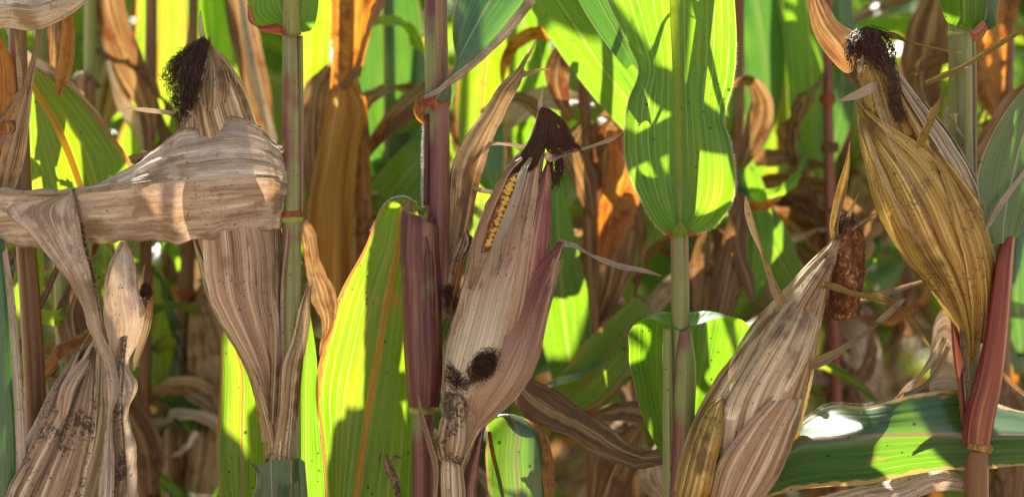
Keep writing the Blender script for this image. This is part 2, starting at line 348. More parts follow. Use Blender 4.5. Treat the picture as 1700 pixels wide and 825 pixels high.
stp = plantmat('stalk_purple', [(.11, .025, .035), (.20, .07, .06), (.30, .24, .10)], None, 0, 3, .1, fv=.7, vein=(22, .3, (.11, .045, .045)), blotch=[((.20, .25, .07), (0, 0, 0), .53, 5, .04)], specks=(.15, 90), rough=.4, spec=.5, bump=.35, sheen=.15)
stb = plantmat('stalk_brown', [(.11, .035, .018), (.19, .08, .03), (.26, .17, .06)], None, 0, 3, .12, vein=(18, .25, (.12, .06, .035)), specks=(.15, 90), rough=.35, spec=.5, bump=.3, blotch=[((.18, .16, .05), (0, 0, 0), .6, 7)])
shp = plantmat('sheath_purple', [(.035, .006, .012), (.10, .02, .03), (.30, .15, .09)], [(.5, .1, .1)]*3, .05, 5, .12, fv=.9, vein=(24, .3, (.22, .09, .09)), blotch=[((.19, .20, .09), (.3, .3, .1), .57, 9, .04)], specks=(.1, 100), rough=.4, spec=.5, bump=.5)
shr = plantmat('sheath_red', [(.09, .008, .014), (.24, .045, .03), (.50, .27, .12)], [(.8, .2, .1)]*3, .12, 5, .1, fv=.9, vein=(16, .3, (.22, .05, .05)), specks=(.08, 100), rough=.36, spec=.5, bump=.5)
silkm = plantmat('silk', [(.02, .010, .007), (.05, .022, .014), (.12, .06, .035)], None, 0, 3, .5, rough=.5, spec=.4, bump=0)
silkr = plantmat('silk_red_brown', [(.05, .016, .010), (.10, .035, .02), (.16, .06, .035)], None, 0, 3, .5, rough=.5, spec=.4, bump=0)
hairm = plantmat('hair_white', [(.7, .7, .65)]*3, [(.8, .8, .75)]*3, .4, 3, .5, rough=.4, spec=.5, bump=0)
kernm = plantmat('kernel', [(.60, .33, .04), (.78, .50, .08), (.85, .62, .18)], [(.9, .5, .1)]*3, .1, 3, .8, rough=.22, spec=.6, bump=.1)
cobm = plantmat('cob_brown', [(.07, .022, .009), (.20, .075, .03), (.5, .28, .14)], None, 0, 20, 8, rough=.7, spec=.2, bump=.9, specks=(.4, 200))
redm = plantmat('collar_red', [(.16, .015, .015), (.30, .06, .035), (.34, .2, .07)], [(.9, .3, .1)]*3, .2, 4, 1, rough=.4, spec=.4, bump=.3)
nodeg = plantmat('node_green', [(.18, .26, .05), (.28, .36, .08), (.36, .38, .14)], None, 0, 4, 1, rough=.4, spec=.4, bump=.3)

ribm = plantmat('midrib_golden', [(.3, .2, .06), (.4, .3, .1), (.5, .4, .15)], [(.95, .6, .1), (1, .75, .2), (1, .85, .3)], .75, 4, .2, rough=.4, spec=.4, bump=.2)
ribg = plantmat('midrib_green', [(.16, .24, .06), (.22, .3, .08), (.3, .36, .12)], [(.85, .95, .25), (.9, 1, .35), (.95, 1, .45)], .75, 4, .2, rough=.4, spec=.4, bump=.2)
# ---------------------------------------------------------------- ground
gm = bpy.data.materials.new('soil'); gm.use_nodes = True; n = gm.node_tree; L = n.links.new
gb = n.nodes['Principled BSDF']; tc = n.nodes.new('ShaderNodeTexCoord'); nz = n.nodes.new('ShaderNodeTexNoise'); nz.inputs['Scale'].default_value = 9; nz.inputs['Detail'].default_value = 8
L(tc.outputs['Object'], nz.inputs['Vector']); cr = n.nodes.new('ShaderNodeValToRGB'); L(nz.outputs[0], cr.inputs[0])
cr.color_ramp.elements[0].color = (.14, .09, .05, 1); cr.color_ramp.elements[0].position = .35; cr.color_ramp.elements[1].color = (.40, .30, .19, 1); cr.color_ramp.elements[1].position = .65
L(cr.outputs[0], gb.inputs['Base Color']); gb.inputs['Roughness'].default_value = .95
bp = n.nodes.new('ShaderNodeBump'); bp.inputs['Distance'].default_value = .03; L(nz.outputs[0], bp.inputs['Height']); L(bp.outputs[0], gb.inputs['Normal'])
gx = np.concatenate([[-200, -60, -20, -8], np.linspace(-5, 5, 80), [8, 20, 60, 200]]); gy = np.concatenate([[-200, -50, -12, -5], np.linspace(-3, 9, 90), [14, 30, 80, 250]])
X, Y = np.meshgrid(gx, gy, indexing='ij'); Z = .02*vn(X*3, Y*3, 4)+.012*vn(X*11, Y*11, 5)+.015*np.cos((Y+.0)*2*math.pi/.75)
Z = np.where((abs(X) > 6) | (Y < -4) | (Y > 10), 0, Z)
g = mesh_obj('ground', np.stack([X, Y, Z], -1).reshape(-1, 3), gridF(len(gx), len(gy)), gm); g['kind'] = 'structure'

# ---------------------------------------------------------------- generic growing parts (metres, local to the plant)
def arc_leaf(parent, base, az, L_, wd, mat, up=60, droop=1.0, twist=0, crump=0., seed=None, nu=26, nv=7, rib=True, name='leaf'):
    """a blade leaving the stalk at azimuth az, rising at `up` degrees then arching over"""
    seed = random.random()*99 if seed is None else seed
    m = 11; p = np.array(base, float); el = math.radians(up); rows = []; a = math.radians(az)
    for i in range(m):
        f = i/(m-1); e = el-droop*math.radians(150)*f**1.3
        aa = a+.25*math.sin(seed+f*2.5); d = np.array([math.sin(aa)*math.cos(e), math.cos(aa)*math.cos(e), math.sin(e)])
        if i: p = p+d*L_/(m-1)
        side = np.array([math.cos(aa), -math.sin(aa), 0]); nn = np.cross(side, d)
        tw = math.radians(twist)*f+.25*math.sin(seed*3+f*5); s = side*math.cos(tw)+nn*math.sin(tw); n2 = np.cross(s, d)
        h = wd*min(1, .55+f*3)*(1-f**2.6)+.001
        rows.append([p-s*h+n2*h*.22, p.copy(), p+s*h+n2*h*.22])
    o, G = surf(name, mat, rows, parent, world=True, nu=nu, nv=nv, wave=10, wf=1.6, crump=crump, seed=seed)
    return o
def wrot(parent): return root_of(parent)
def stalk_at(parent, x, y, top=2.25, r=.0115, mat=None, lean=(0, 0)):
    pts = []
    for i in range(13):
        z = -0.02+(top+.02)*i/12
        pts.append((x+lean[0]*z+.006*math.sin(i*2.1+x*9), y+lean[1]*z, z, r*(1.15-.75*(i/12)**2)))
    o, _ = tube('stalk', mat or stg, pts, parent, n=14, nu=50, world=True)
    return o, lambda z: (x+lean[0]*z, y+lean[1]*z, z)
def simple_ear(parent, base, az, mat, s=1.0, up=75):
    a = math.radians(az); e = math.radians(up); d = np.array([math.sin(a)*math.cos(e), math.cos(a)*math.cos(e), math.sin(e)]); b = np.array(base)
    pr = [(0, .008), (.05, .012), (.08, .026), (.14, .036), (.2, .034), (.25, .022), (.28, .008), (.31, .003)]
    pts = [tuple(b+d*q*s)+(rr*s,) for q, rr in pr]
    o, _ = tube('ear', mat, pts, parent, n=14, nu=22, world=True, bump=5, seed=az)
    sd = np.cross(d, [0, 0, 1.0]); sd /= np.linalg.norm(sd)+1e-9
    for k in range(3):
        an = k*2.1+az; n2 = np.cross(d, sd); q = sd*math.cos(an)+n2*math.sin(an); t2 = np.cross(d, q)
        rows = []
        for f in (0, .25, .5, .75, 1):
            c = b+d*(.05+.27*f)*s; rr = s*(.014+.028*math.sin(math.pi*min(1, f*1.05))**.8)+.006*f; h = s*.03*math.sin(math.pi*(.1+.88*f))+.001
            rows.append([c+q*rr*.75-t2*h, c+q*rr, c+q*rr*.75+t2*h])
        surf('husk_leaf', mat, rows, o, world=True, nu=12, nv=6, crump=3)
    return o
def clear_crown(parent, x, y, hs, azs, mats, L_=.8):
    for i, (h, az) in enumerate(zip(hs, azs)):
        arc_leaf(parent, (x, y, h), az, L_*random.uniform(.85, 1.1), .042, mats[i % len(mats)], up=random.uniform(52, 68), droop=random.uniform(.7, 1.0))
def tassel(parent, x, y, z):
    V = []; F = []
    pts = []
    for k in range(9):
        a = k*2.4; t = .10 if k else .02; L_ = .26-.01*k
        tip = (x+math.sin(a)*t, y+math.cos(a)*t, z+L_)
        mid = (x+math.sin(a)*t*.5, y+math.cos(a)*t*.5, z+L_*.55)
        pts.append([(x, y, z-.02+k*.006), mid, tip])
    for p in pts:
        b = len(V)
        for (q, r) in zip(p, (.003, .0035, .001)):
            for m in range(4):
                aa = m*math.pi/2; V.append((q[0]+r*math.cos(aa), q[1]+r*math.sin(aa), q[2]))
        for i in range(2):
            for m in range(4): F.append((b+i*4+m, b+i*4+(m+1) % 4, b+i*4+4+(m+1) % 4, b+i*4+4+m))
    mesh_obj('tassel', np.array(V), F, dryb, parent)
# ---------------------------------------------------------------- the plants of the row in focus
def plant(label, x_px, z_px=0, name='corn_plant', group=None):
    p = W((x_px, 412, z_px)); return thing(name, label, 'corn plant', (float(p[0]), float(p[1]), 0), group)
def pxstalk(parent, pts, mat, top=2.2, ribs=(2, .04), name='stalk', crown=True, r_top=.007):
    """stalk through traced points, run on to the soil and to its tassel"""
    Pw = [tuple(W(p[:3]))+(p[3]*K,) for p in pts]      # given top to bottom
    a = Pw[0]; b = Pw[-1]
    up = [(a[0]+.01, a[1]+.03, top, r_top), (a[0]+.004, a[1]+.012, (top+a[2])/2, (a[3]+r_top)/2)] if crown else []
    dn = [(b[0]*.98+parent.location.x*.02, b[1], b[2]*.5, b[3]*1.02), (parent.location.x, parent.location.y, -.02, b[3]*1.15)]
    o, _ = tube(name, mat, up+Pw+dn, parent, n=24, nu=110, ribs=ribs, world=True)
    if crown: tassel(parent, a[0]+.01, a[1]+.03, top-.02)
    return o
def node(parent, x, y, z, r, mat, h=7, tilt=0):
    tube('node', mat, [(x-tilt, y-h, z, r*.99), (x-tilt*.5, y-h*.5, z, r*1.07), (x, y, z, r*1.1), (x+tilt*.5, y+h*.5, z, r*1.05), (x+tilt, y+h, z, r*.98)], parent, n=24, nu=10, cap=False)

# ===== plant A : ear behind the dead sideways leaf
A = plant('corn plant whose ripe ear stands behind a dead grey-brown leaf stretched sideways', 484)
pxstalk(A, [(482, -60, 4, 14), (483, 60, 2, 15), (484, 200, 0, 16.5), (484, 350, 0, 16.5)], stm)
A_low = tube('lower_stalk', stb, [(484, 366, 0, 16), (485, 480, 2, 16), (482, 600, 4, 17), (476, 825, 8, 17)]+[], A, n=20, nu=40, ribs=(2, .04))
node(A, 484, 357, 0, 17, redm, 7); node(A, 484, 365, 0, 17.5, nodeg, 5)
lf, G = surf('leaf', leafg, [
    [(467, 52, -10), (478, 44, -18), (486, 50, -20), (494, 46, -18), (502, 54, -10)],
    [(440, 50, -14), (462, 30, -26), (485, 30, -26), (506, 38, -24), (517, 50, -14)],
    [(417, 36, -24), (448, 12, -36), (485, 8, -34), (512, 14, -32), (526, 25, -24)],
    [(411, 6, -34), (448, -20, -44), (484, -22, -40), (514, -18, -40), (530, -12, -34)],
    [(408, -70, -60), (445, -80, -66), (480, -80, -56), (520, -80, -60), (548, -80, -50)],
    [(400, -250, -100), (440, -255, -110), (470, -260, -100), (510, -260, -110), (545, -260, -90)],
    [(380, -420, -30), (410, -440, -40), (440, -450, -40), (470, -440, -40), (500, -420, -20)],
    [(370, -560, 150), (375, -562, 150), (380, -560, 150), (385, -560, 150), (390, -560, 150)]], A, nu=90, nv=24, wave=3)
bsurf('collar', redm, [(410, 8, 416, 10, -38, 1), (413, 34, 422, 32, -34, 2), (426, 44, 436, 54, -30, 3), (446, 42, 452, 56, -30, 3), (462, 40, 468, 60, -28, 3), (470, 46, 472, 60, -22, 1)], A, nu=40, nv=8, rag=.2, wave=2)
tube('midrib', stg, [(484, 56, -14, 16.5), (484, 40, -22, 15.5), (484, 20, -30, 14.5), (484, 0, -38, 13.5), (482, -80, -56, 11), (470, -260, -100, 6)], A, n=18, nu=50, flat=.7)
tube('sheath_edge', stp, [(499, 60, -6, 4), (500, 160, -6, 4), (501, 260, -5, 4), (501, 350, -5, 4)], A, n=10, nu=40)
# the dead leaf stretched to the left
drow = [[(488, 262, 34), (491, 285, 30), (489, 305, 26), (487, 340, 34), (485, 368, 40)],
    [(464, 238, 0), (473, 268, -14), (475, 302, -18), (475, 342, -8), (472, 379, 6)],
    [(430, 207, -24), (442, 250, -44), (448, 294, -60), (446, 338, -46), (438, 384, -22)],
    [(388, 196, -20), (395, 244, -48), (398, 292, -80), (392, 342, -58), (384, 391, -32)],
    [(330, 204, -18), (332, 250, -48), (330, 296, -84), (326, 350, -60), (320, 400, -36)],
    [(262, 238, -34), (264, 268, -58), (264, 302, -80), (262, 352, -66), (262, 406, -44)],
    [(214, 276, -44), (214, 290, -60), (212, 309, -78), (212, 356, -64), (212, 401, -46)],
    [(168, 306, -54), (166, 309, -64), (164, 316, -74), (162, 358, -62), (160, 402, -46)],
    [(100, 314, -48), (98, 316, -58), (96, 319, -64), (94, 360, -56), (92, 404, -42)],
    [(0, 316, -40), (0, 317, -50), (0, 320, -56), (0, 364, -48), (0, 412, -36)],
    [(-90, 318, -30), (-90, 320, -38), (-90, 322, -44), (-90, 366, -36), (-90, 410, -24)],
    [(-200, 345, -20), (-200, 346, -26), (-200, 348, -28), (-200, 360, -28), (-200, 375, -20)]]
dl, G = surf('leaf', dryg, drow, A, nu=260, nv=70, ridge=2.1, rf=26, wave=4, wf=3.5, crump=1.7, rag=.09, seed=4.2, pleat=(2.6, 38, .35, .65))
dl['label'] = 'dead grey-brown leaf stretched sideways across the plant'
tube('midrib', huskw, [(474, 300, -10, 2), (448, 293, -62, 2.4), (398, 291, -78, 2.6), (330, 295, -82, 2.8), (264, 301, -82, 3), (212, 308, -80, 3.2), (164, 315, -76, 3.4), (96, 319, -67, 3.4), (0, 320, -58, 3.4), (-90, 322, -48, 3), (-200, 348, -30, 2)], dl, n=10, nu=90, flat=.6)
# ear A
ax = Axis([(452, 760, -6, 11), (448, 690, -4, 14), (440, 607, 2, 25), (426, 548, 10, 40), (412, 500, 20, 53), (396, 403, 34, 64), (378, 300, 36, 62), (360, 200, 32, 58), (357, 130, 24, 34), (345, 88, 14, 14), (340, 62, 8, 4)])
earA, _ = tube('ear', huskt, [(452, 760, -4, 10), (448, 690, -2, 12), (440, 607, 4, 20), (426, 548, 12, 35), (412, 500, 22, 48), (396, 403, 36, 59), (378, 300, 38, 57), (360, 200, 34, 53), (357, 130, 26, 30), (345, 88, 16, 11), (338, 66, 8, 4)], A, n=40, nu=80, bump=2)
ax.husk('husk_leaf', huskt, [(.16, 80, 140, 0), (.3, 30, 150, 3), (.55, -10, 140, 5), (.8, -20, 120, 5), (.92, -30, 100, 4), (.985, 10, 40, 2)], earA, ridge=2.4, rf=22, rag=.03)
ax.husk('husk_leaf', huskt, [(.1, -60, 10, 0), (.25, -100, 0, 3), (.5, -130, 10, 4), (.8, -130, -10, 3), (.93, -100, -20, 2), (.97, -60, -30, 0)], earA, ridge=2.4, rf=22)
ax.husk('husk_leaf', huskk, [(.13, -30, 60, 2), (.25, -52, 62, 8), (.36, -55, 62, 10), (.5, -45, 62, 10), (.62, -30, 45, 9), (.75, -5, 10, 8)], earA, ridge=3, rf=16)
ax.husk('husk_leaf', huskt, [(.04, -100, 60, 2), (.18, -110, -10, 5), (.32, -110, -40, 7), (.5, -115, -60, 8), (.6, -110, -80, 8)], earA, ridge=3, rf=14)
ax.husk('husk_leaf', huskt, [(.08, 0, 80, 5), (.2, 20, 95, 8), (.3, 35, 110, 9), (.5, 55, 120, 9), (.6, 80, 90, 8)], earA, ridge=3, rf=14)
bsurf('husk_leaf', huskt, [(338, 205, 338, 205, -24, 1), (326, 180, 372, 190, -14, 14), (322, 150, 380, 150, -8, 16), (332, 108, 370, 104, 0, 10), (340, 78, 352, 78, 2, 4), (346, 62, 348, 62, 2, 1)], earA, nu=40, nv=26, ridge=1.5, rf=12, rag=.04)
ribbon('husk_tip', dryg, [(337, 66, -8, 5), (334, 50, -8, 4.5), (333, 34, -8, 3), (333, 18, -8, .8)], earA, nu=16, nv=6)
sil = [[(338, 70, -14), (326, 84, -22), (296, 98, -24), (280, 120, -26), (272, 140, -30)],
       [(338, 70, -14), (322, 92, -30), (300, 130, -36), (290, 165, -36), (298, 200, -40)],
       [(340, 72, -18), (334, 100, -34), (326, 140, -42), (316, 175, -48), (304, 206, -52)],
       [(338, 70, -12), (312, 84, -20), (288, 104, -20), (276, 126, -18), (270, 146, -22)],
       [(340, 74, -20), (330, 110, -34), (318, 150, -44), (306, 180, -48), (296, 210, -48)]]
strands('silk', silkm, sil, 270, earA, spread=3.5, curl=12, r=.6, cf=3.2, lmin=.4, seg=24)
strands('silk', silkm, sil[1:3]+sil[4:], 170, earA, spread=3, curl=10, r=.8, cf=3.2, lmin=.5, seg=20)
ribbon('husk_blade', dryg, [(296, 188, -40, 2), (270, 186, -44, 4, 20), (240, 183, -44, 4, 20), (205, 179, -40, .8)], earA, nu=24, nv=5)
ribbon('husk_blade', dryg, [(310, 184, -56, 1.5), (320, 190, -62, 2), (330, 206, -62, 1.2)], earA, nu=14, nv=4)
# torn sheath right of its foot, tiny teal leaf
bsurf('sheath', huskt, [(430, 800, 490, 800, -8, 16), (450, 756, 484, 756, -16, 16), (460, 680, 493, 695, -20, 14), (466, 604, 503, 604, -22, 14), (482, 566, 512, 548, -18, 10), (496, 510, 516, 500, -14, 6), (508, 478, 517, 474, -12, 2)], A, nu=70, nv=26, ridge=2.7, rf=10, rag=.12)
bsurf('sheath', huskk, [(466, 620, 480, 620, -6, 8), (464, 540, 474, 540, -10, 7), (466, 470, 476, 470, -12, 6), (474, 400, 480, 400, -14, 5), (476, 378, 480, 378, -14, 2)], A, nu=60, nv=12, ridge=1.5, rf=6)
bsurf('sheath', dryb, [(437, 700, 448, 720, -4, 4), (425, 640, 437, 660, -14, 8), (418, 600, 432, 600, -16, 8), (400, 560, 412, 555, -20, 6), (380, 530, 386, 524, -24, 2)], A, nu=40, nv=12, ridge=1.5, rf=6)
surf('leaf', leafb, [[(415, 767, -50), (432, 772, -56), (450, 763, -60), (466, 762, -62), (484, 764, -56)], [(421, 780, -44), (434, 784, -56), (450, 778, -60), (466, 776, -62), (484, 780, -56)], [(420, 830, -30), (436, 830, -46), (452, 830, -52), (466, 830, -54), (482, 832, -46)], [(430, 930, -10), (450, 930, -26), (460, 930, -30), (470, 935, -30), (480, 930, -20)], [(450, 1010, 10), (456, 1010, 0), (460, 1010, 0), (465, 1010, 0), (470, 1010, 10)]], A, nu=60, nv=20, wave=3, wf=5)
surf('leaf', leafb, [[(487, 762, -30), (496, 760, -40), (506, 766, -36)], [(488, 790, -26), (498, 786, -38), (508, 792, -32)], [(488, 840, -20), (500, 840, -34), (511, 840, -26)], [(486, 960, 0), (492, 960, -10), (500, 960, 0)]], A, nu=40, nv=14, wave=2)
lA = surf('leaf', leafy, [[(385, 520, 70), (410, 522, 62), (440, 524, 70)], [(370, 548, 66), (392, 555, 54), (425, 560, 70)], [(366, 620, 60), (402, 620, 46), (440, 630, 66)], [(362, 700, 56), (402, 700, 40), (442, 705, 62)], [(360, 760, 56), (402, 760, 38), (441, 760, 60)], [(366, 830, 54), (404, 830, 36), (442, 830, 60)], [(380, 980, 50), (404, 985, 40), (436, 980, 60)], [(400, 1090, 60), (404, 1090, 56), (410, 1090, 60)]], A, nu=90, nv=24, wave=3, wf=3)[0]
lA['label'] = 'sunlit yellow-green leaf with an orange-brown edge'
ribbon('leaf', dryb, [(498, 352, 24, 4), (512, 390, 26, 12, 30), (520, 440, 28, 16, -30), (536, 490, 28, 22, 20), (545, 540, 28, 12, 40), (536, 572, 30, 6, 60), (532, 592, 30, 2)], A, nu=50, nv=14, crump=3, rag=.2)
# ===== plant B : ear with a split husk showing kernels
B = plant('corn plant with a purple stalk and an ear split open to show yellow kernels', 722)
pxstalk(B, [(724, -60, 4, 19), (724, 60, 2, 20), (726, 160, 0, 20.5), (727, 250, 0, 20.5), (727, 360, 0, 20), (724, 470, 4, 19), (712, 580, 8, 18), (703, 680, 8, 19), (702, 825, 8, 19)], stp)
tube('sheath_edge', shp, [(709, 190, -14, 4), (708, 260, -15, 4), (707, 340, -14, 4)], B, n=10, nu=30)
hairs('hairs', hairm, [(706, 185, -10), (704, 240, -12), (703, 300, -12), (704, 345, -10)], 1100, B, length=6.5, r=.5, out=(-1, -.2))
bsurf('sheath', shp, [(679, 676, 728, 676, -14, 30), (675, 640, 732, 640, -16, 34), (669, 560, 734, 560, -18, 36), (666, 480, 732, 480, -18, 38), (664, 400, 728, 400, -18, 38), (666, 358, 726, 376, -16, 34), (668, 347, 722, 370, -12, 30)], B, nu=90, nv=40, ridge=2.1, rf=12)
bsurf('sheath', shp, [(706, 672, 728, 674, -46, 8, -20), (708, 600, 734, 600, -54, 10, -22), (706, 500, 733, 500, -58, 12, -22), (704, 420, 730, 424, -56, 12, -22), (706, 372, 722, 378, -48, 6, -22), (716, 356, 722, 362, -36, 2)], B, nu=80, nv=20, ridge=1.5, rf=6, rag=.1)
bsurf('sheath', dryb, [(668, 350, 690, 352, -30, 6), (672, 342, 688, 346, -30, 3), (680, 334, 684, 338, -28, 1)], B, nu=20, nv=14, crump=2, rag=.3)
node(B, 703, 680, 4, 24, nodeg, 6)
ribbon('dry_strip', huskk, [(694, 655, -58, 2), (700, 690, -56, 4, 10), (712, 730, -50, 5, -10), (722, 770, -46, 5), (722, 830, -40, 4), (722, 900, -30, 3)], B, nu=50, nv=10, cup=-.6, crump=.6)
lb, G = surf('leaf', leafb, [
    [(694, 172, -8), (708, 168, -24), (722, 168, -28), (738, 168, -24), (750, 172, -8)],
    [(700, 160, -20), (720, 150, -32), (740, 140, -34), (752, 134, -30), (760, 128, -16)],
    [(748, 138, -44), (762, 112, -50), (766, 90, -46), (762, 72, -34), (752, 58, -16)],
    [(800, 98, -64), (800, 66, -64), (792, 40, -54), (780, 20, -40), (756, 4, -20)],
    [(852, 50, -76), (838, 14, -78), (822, -10, -66), (806, -30, -50), (776, -40, -30)],
    [(888, 2, -84), (872, -30, -86), (855, -52, -74), (836, -70, -58), (806, -84, -36)],
    [(930, -90, -80), (912, -110, -84), (895, -125, -74), (876, -140, -56), (850, -150, -36)],
    [(990, -240, 0), (970, -252, -8), (955, -260, -6), (940, -266, 0), (920, -270, 10)],
    [(1020, -300, 120), (1018, -302, 120), (1014, -304, 120), (1010, -306, 120), (1008, -308, 120)]], B, nu=110, nv=30, wave=2, ridge=0.9, rf=8)
lb['label'] = 'blue-green leaf folded around the stalk with a dry grey edge'
bsurf('dry_edge', dryg, [(696, 168, 704, 158, -26, 1), (720, 160, 726, 146, -40, 2), (750, 140, 754, 124, -52, 2), (800, 102, 800, 84, -68, 2), (852, 53, 846, 34, -80, 2), (889, 4, 880, -14, -88, 2)], lb, nu=60, nv=8, wave=2, wf=4, crump=1)
node(B, 726, 172, 0, 20, redm, 6)
bsurf('torn_collar', dryo, [(693, 166, 706, 162, -26, 3), (690, 178, 710, 180, -30, 5), (694, 192, 708, 196, -28, 4), (704, 204, 712, 206, -24, 1)], B, nu=30, nv=14, crump=4, rag=.5)
bsurf('torn_collar', redm, [(706, 164, 722, 158, -32, 2), (710, 172, 724, 170, -34, 3), (716, 182, 722, 182, -28, 1)], B, nu=20, nv=10, crump=3, rag=.4)
# big glowing leaf
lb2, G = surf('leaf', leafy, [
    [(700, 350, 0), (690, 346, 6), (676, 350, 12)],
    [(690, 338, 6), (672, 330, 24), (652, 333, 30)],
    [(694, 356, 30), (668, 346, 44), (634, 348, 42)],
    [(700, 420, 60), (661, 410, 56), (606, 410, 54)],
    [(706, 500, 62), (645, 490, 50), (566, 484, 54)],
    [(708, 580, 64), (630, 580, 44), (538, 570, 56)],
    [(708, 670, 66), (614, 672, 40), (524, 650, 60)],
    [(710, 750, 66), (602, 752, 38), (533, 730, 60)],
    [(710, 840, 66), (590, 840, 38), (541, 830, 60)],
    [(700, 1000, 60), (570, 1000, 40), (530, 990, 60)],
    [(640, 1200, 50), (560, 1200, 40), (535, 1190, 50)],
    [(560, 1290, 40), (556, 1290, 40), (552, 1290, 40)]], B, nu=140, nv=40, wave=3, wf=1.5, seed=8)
lb2['label'] = 'broad sunlit yellow-green leaf hanging beside the purple sheath'
tube('midrib', ribm, [(672, 334, 18, 3), (667, 350, 38, 4.5), (660, 410, 50, 5.5), (644, 490, 44, 6), (629, 580, 38, 6), (613, 672, 34, 6), (601, 752, 32, 5.5), (589, 840, 32, 5), (569, 1000, 34, 4), (558, 1200, 34, 2.5)], lb2, n=12, nu=70, flat=.5)
hairs('hairs', hairm, [(694, 338, 6), (672, 327, 22), (652, 330, 30), (634, 346, 42), (615, 385, 46)], 380, lb2, length=4, out=(-.3, -1))
surf('leaf', leafg, [[(516, 520, 60), (512, 522, 64), (508, 525, 70)], [(526, 600, 62), (510, 600, 60), (488, 600, 74)], [(528, 680, 64), (508, 680, 60), (484, 680, 76)], [(540, 830, 64), (510, 830, 62), (482, 830, 80)], [(530, 1000, 60), (512, 1000, 60), (500, 1000, 60)]], B, nu=60, nv=14, wave=2)
# ear B
ax = Axis([(748, 850, -20, 16), (752, 770, -26, 24), (772, 690, -36, 46), (800, 600, -44, 66), (826, 510, -46, 68), (848, 420, -44, 60), (868, 340, -36, 44), (884, 270, -28, 24), (895, 215, -22, 12), (899, 180, -20, 6)])
earB, _ = tube('ear', huskk, [(748, 850, -20, 14), (752, 770, -24, 20), (772, 690, -32, 40), (800, 600, -38, 58), (826, 510, -40, 60), (846, 420, -38, 52), (864, 340, -32, 37), (882, 270, -24, 19), (894, 215, -18, 9), (899, 180, -18, 5)], B, n=40, nu=90, bump=2)
bsurf('husk_leaf', huskp, [(768, 690, 800, 700, -40, 10), (790, 600, 880, 600, -20, 60, -16), (820, 500, 902, 500, -30, 60, -16), (838, 420, 912, 410, -40, 46, -20), (868, 350, 914, 350, -48, 20, -30), (890, 310, 913, 310, -46, 8, -30), (908, 268, 912, 268, -40, 1)], earB, nu=110, nv=44, ridge=3, rf=20)
bsurf('husk_leaf', huskb, [(742, 700, 790, 700, -20, 30), (735, 640, 800, 640, -14, 58, -70), (740, 580, 832, 580, -14, 66, -76), (752, 530, 846, 530, -14, 62, -76), (768, 480, 856, 480, -14, 56, -76), (812, 400, 874, 400, -70, 18, -60), (836, 340, 890, 340, -62, 10, -50), (862, 290, 900, 290, -50, 6, -36), (888, 220, 905, 220, -34, 3, -28), (896, 182, 902, 182, -26, 1)], earB, nu=130, nv=50, ridge=3.3, rf=24, seed=3)
bsurf('husk_leaf', huskk, [(746, 640, 770, 640, -20, 14), (747, 560, 775, 560, -14, 24, -44), (762, 490, 800, 480, -12, 26, -50), (780, 440, 808, 430, -12, 20, -50), (800, 380, 816, 370, -12, 16, -46), (822, 322, 834, 318, -14, 12, -40), (840, 296, 848, 292, -20, 6), (862, 268, 866, 266, -20, 3), (888, 215, 890, 215, -20, 1)], earB, nu=110, nv=26, ridge=2.7, rf=10)
bsurf('husk_leaf', huskp, [(772, 706, 800, 712, -50, 6), (752, 664, 850, 668, -60, 44, -30), (760, 640, 873, 640, -70, 50, -26), (790, 590, 895, 590, -84, 40, -22), (820, 530, 908, 530, -84, 30, -24), (850, 480, 919, 480, -76, 22, -28), (885, 440, 928, 440, -60, 14, -30), (912, 415, 933, 418, -46, 6, -30), (928, 400, 936, 402, -36, 1)], earB, nu=120, nv=44, ridge=2.4, rf=18)
bsurf('husk_leaf', huskm, [(746, 668, 780, 676, -86, 4), (740, 650, 772, 660, -88, 8), (734, 690, 774, 700, -88, 16), (725, 738, 773, 742, -78, 18), (728, 762, 766, 772, -66, 14)], earB, nu=60, nv=24, ridge=3, rf=8, rag=.1)
bsurf('husk_leaf', huskw, [(730, 860, 776, 860, -50, 12), (730, 800, 772, 800, -52, 14), (732, 760, 768, 760, -56, 10)], earB, nu=20, nv=20, ridge=2.4, rf=9)
bsurf('husk_leaf', shp, [(766, 870, 800, 870, -40, 8), (764, 820, 792, 820, -44, 10), (775, 770, 797, 770, -46, 8), (790, 730, 802, 728, -44, 5), (798, 706, 806, 704, -40, 2)], earB, nu=30, nv=16, ridge=1.8, rf=7)
# kernels in the gap
V = []; F = []
def kernel(c, a, b, h, ax1, ax2):
    b0 = len(V); nz = np.cross(ax1, ax2)
    for i in range(5):
        th = i/4*math.pi/2
        for j in range(8):
            ph = j*math.pi/4; q = 1+.1*math.cos(4*ph)
            V.append(c+ax1*a*math.cos(ph)*math.cos(th)*q+ax2*b*math.sin(ph)*math.cos(th)*q+nz*h*math.sin(th)**.8)
    for i in range(4):
        for j in range(8): F.append((b0+i*8+j, b0+i*8+(j+1) % 8, b0+i*8+8+(j+1) % 8, b0+i*8+8+j))
for row_, (x0, y0, x1, y1, zz) in enumerate([(852, 297, 811, 414, -82), (846, 306, 805, 420, -79)]):
    for k in range(13 if row_ else 14):
        f = (k+(.5 if row_ else 0))/14; x = x0+(x1-x0)*f; y = y0+(y1-y0)*f
        t = np.array([x1-x0, 0, -(y1-y0)], float); t /= np.linalg.norm(t); s = np.array([t[2], 0, -t[0]]); s = -s if s[0] < 0 else s
        if np.cross(s, t)[1] > 0: t = -t
        sz = .8+.3*(1-f)
        sz *= rng.uniform(.82, 1.12); kernel(W((x+rng.normal(0, .9), y+rng.normal(0, .9), zz+4+(f*-3)+rng.uniform(-2, 3))), 6.0*K*sz, 4.6*K*sz, 4.5*K, s, t)
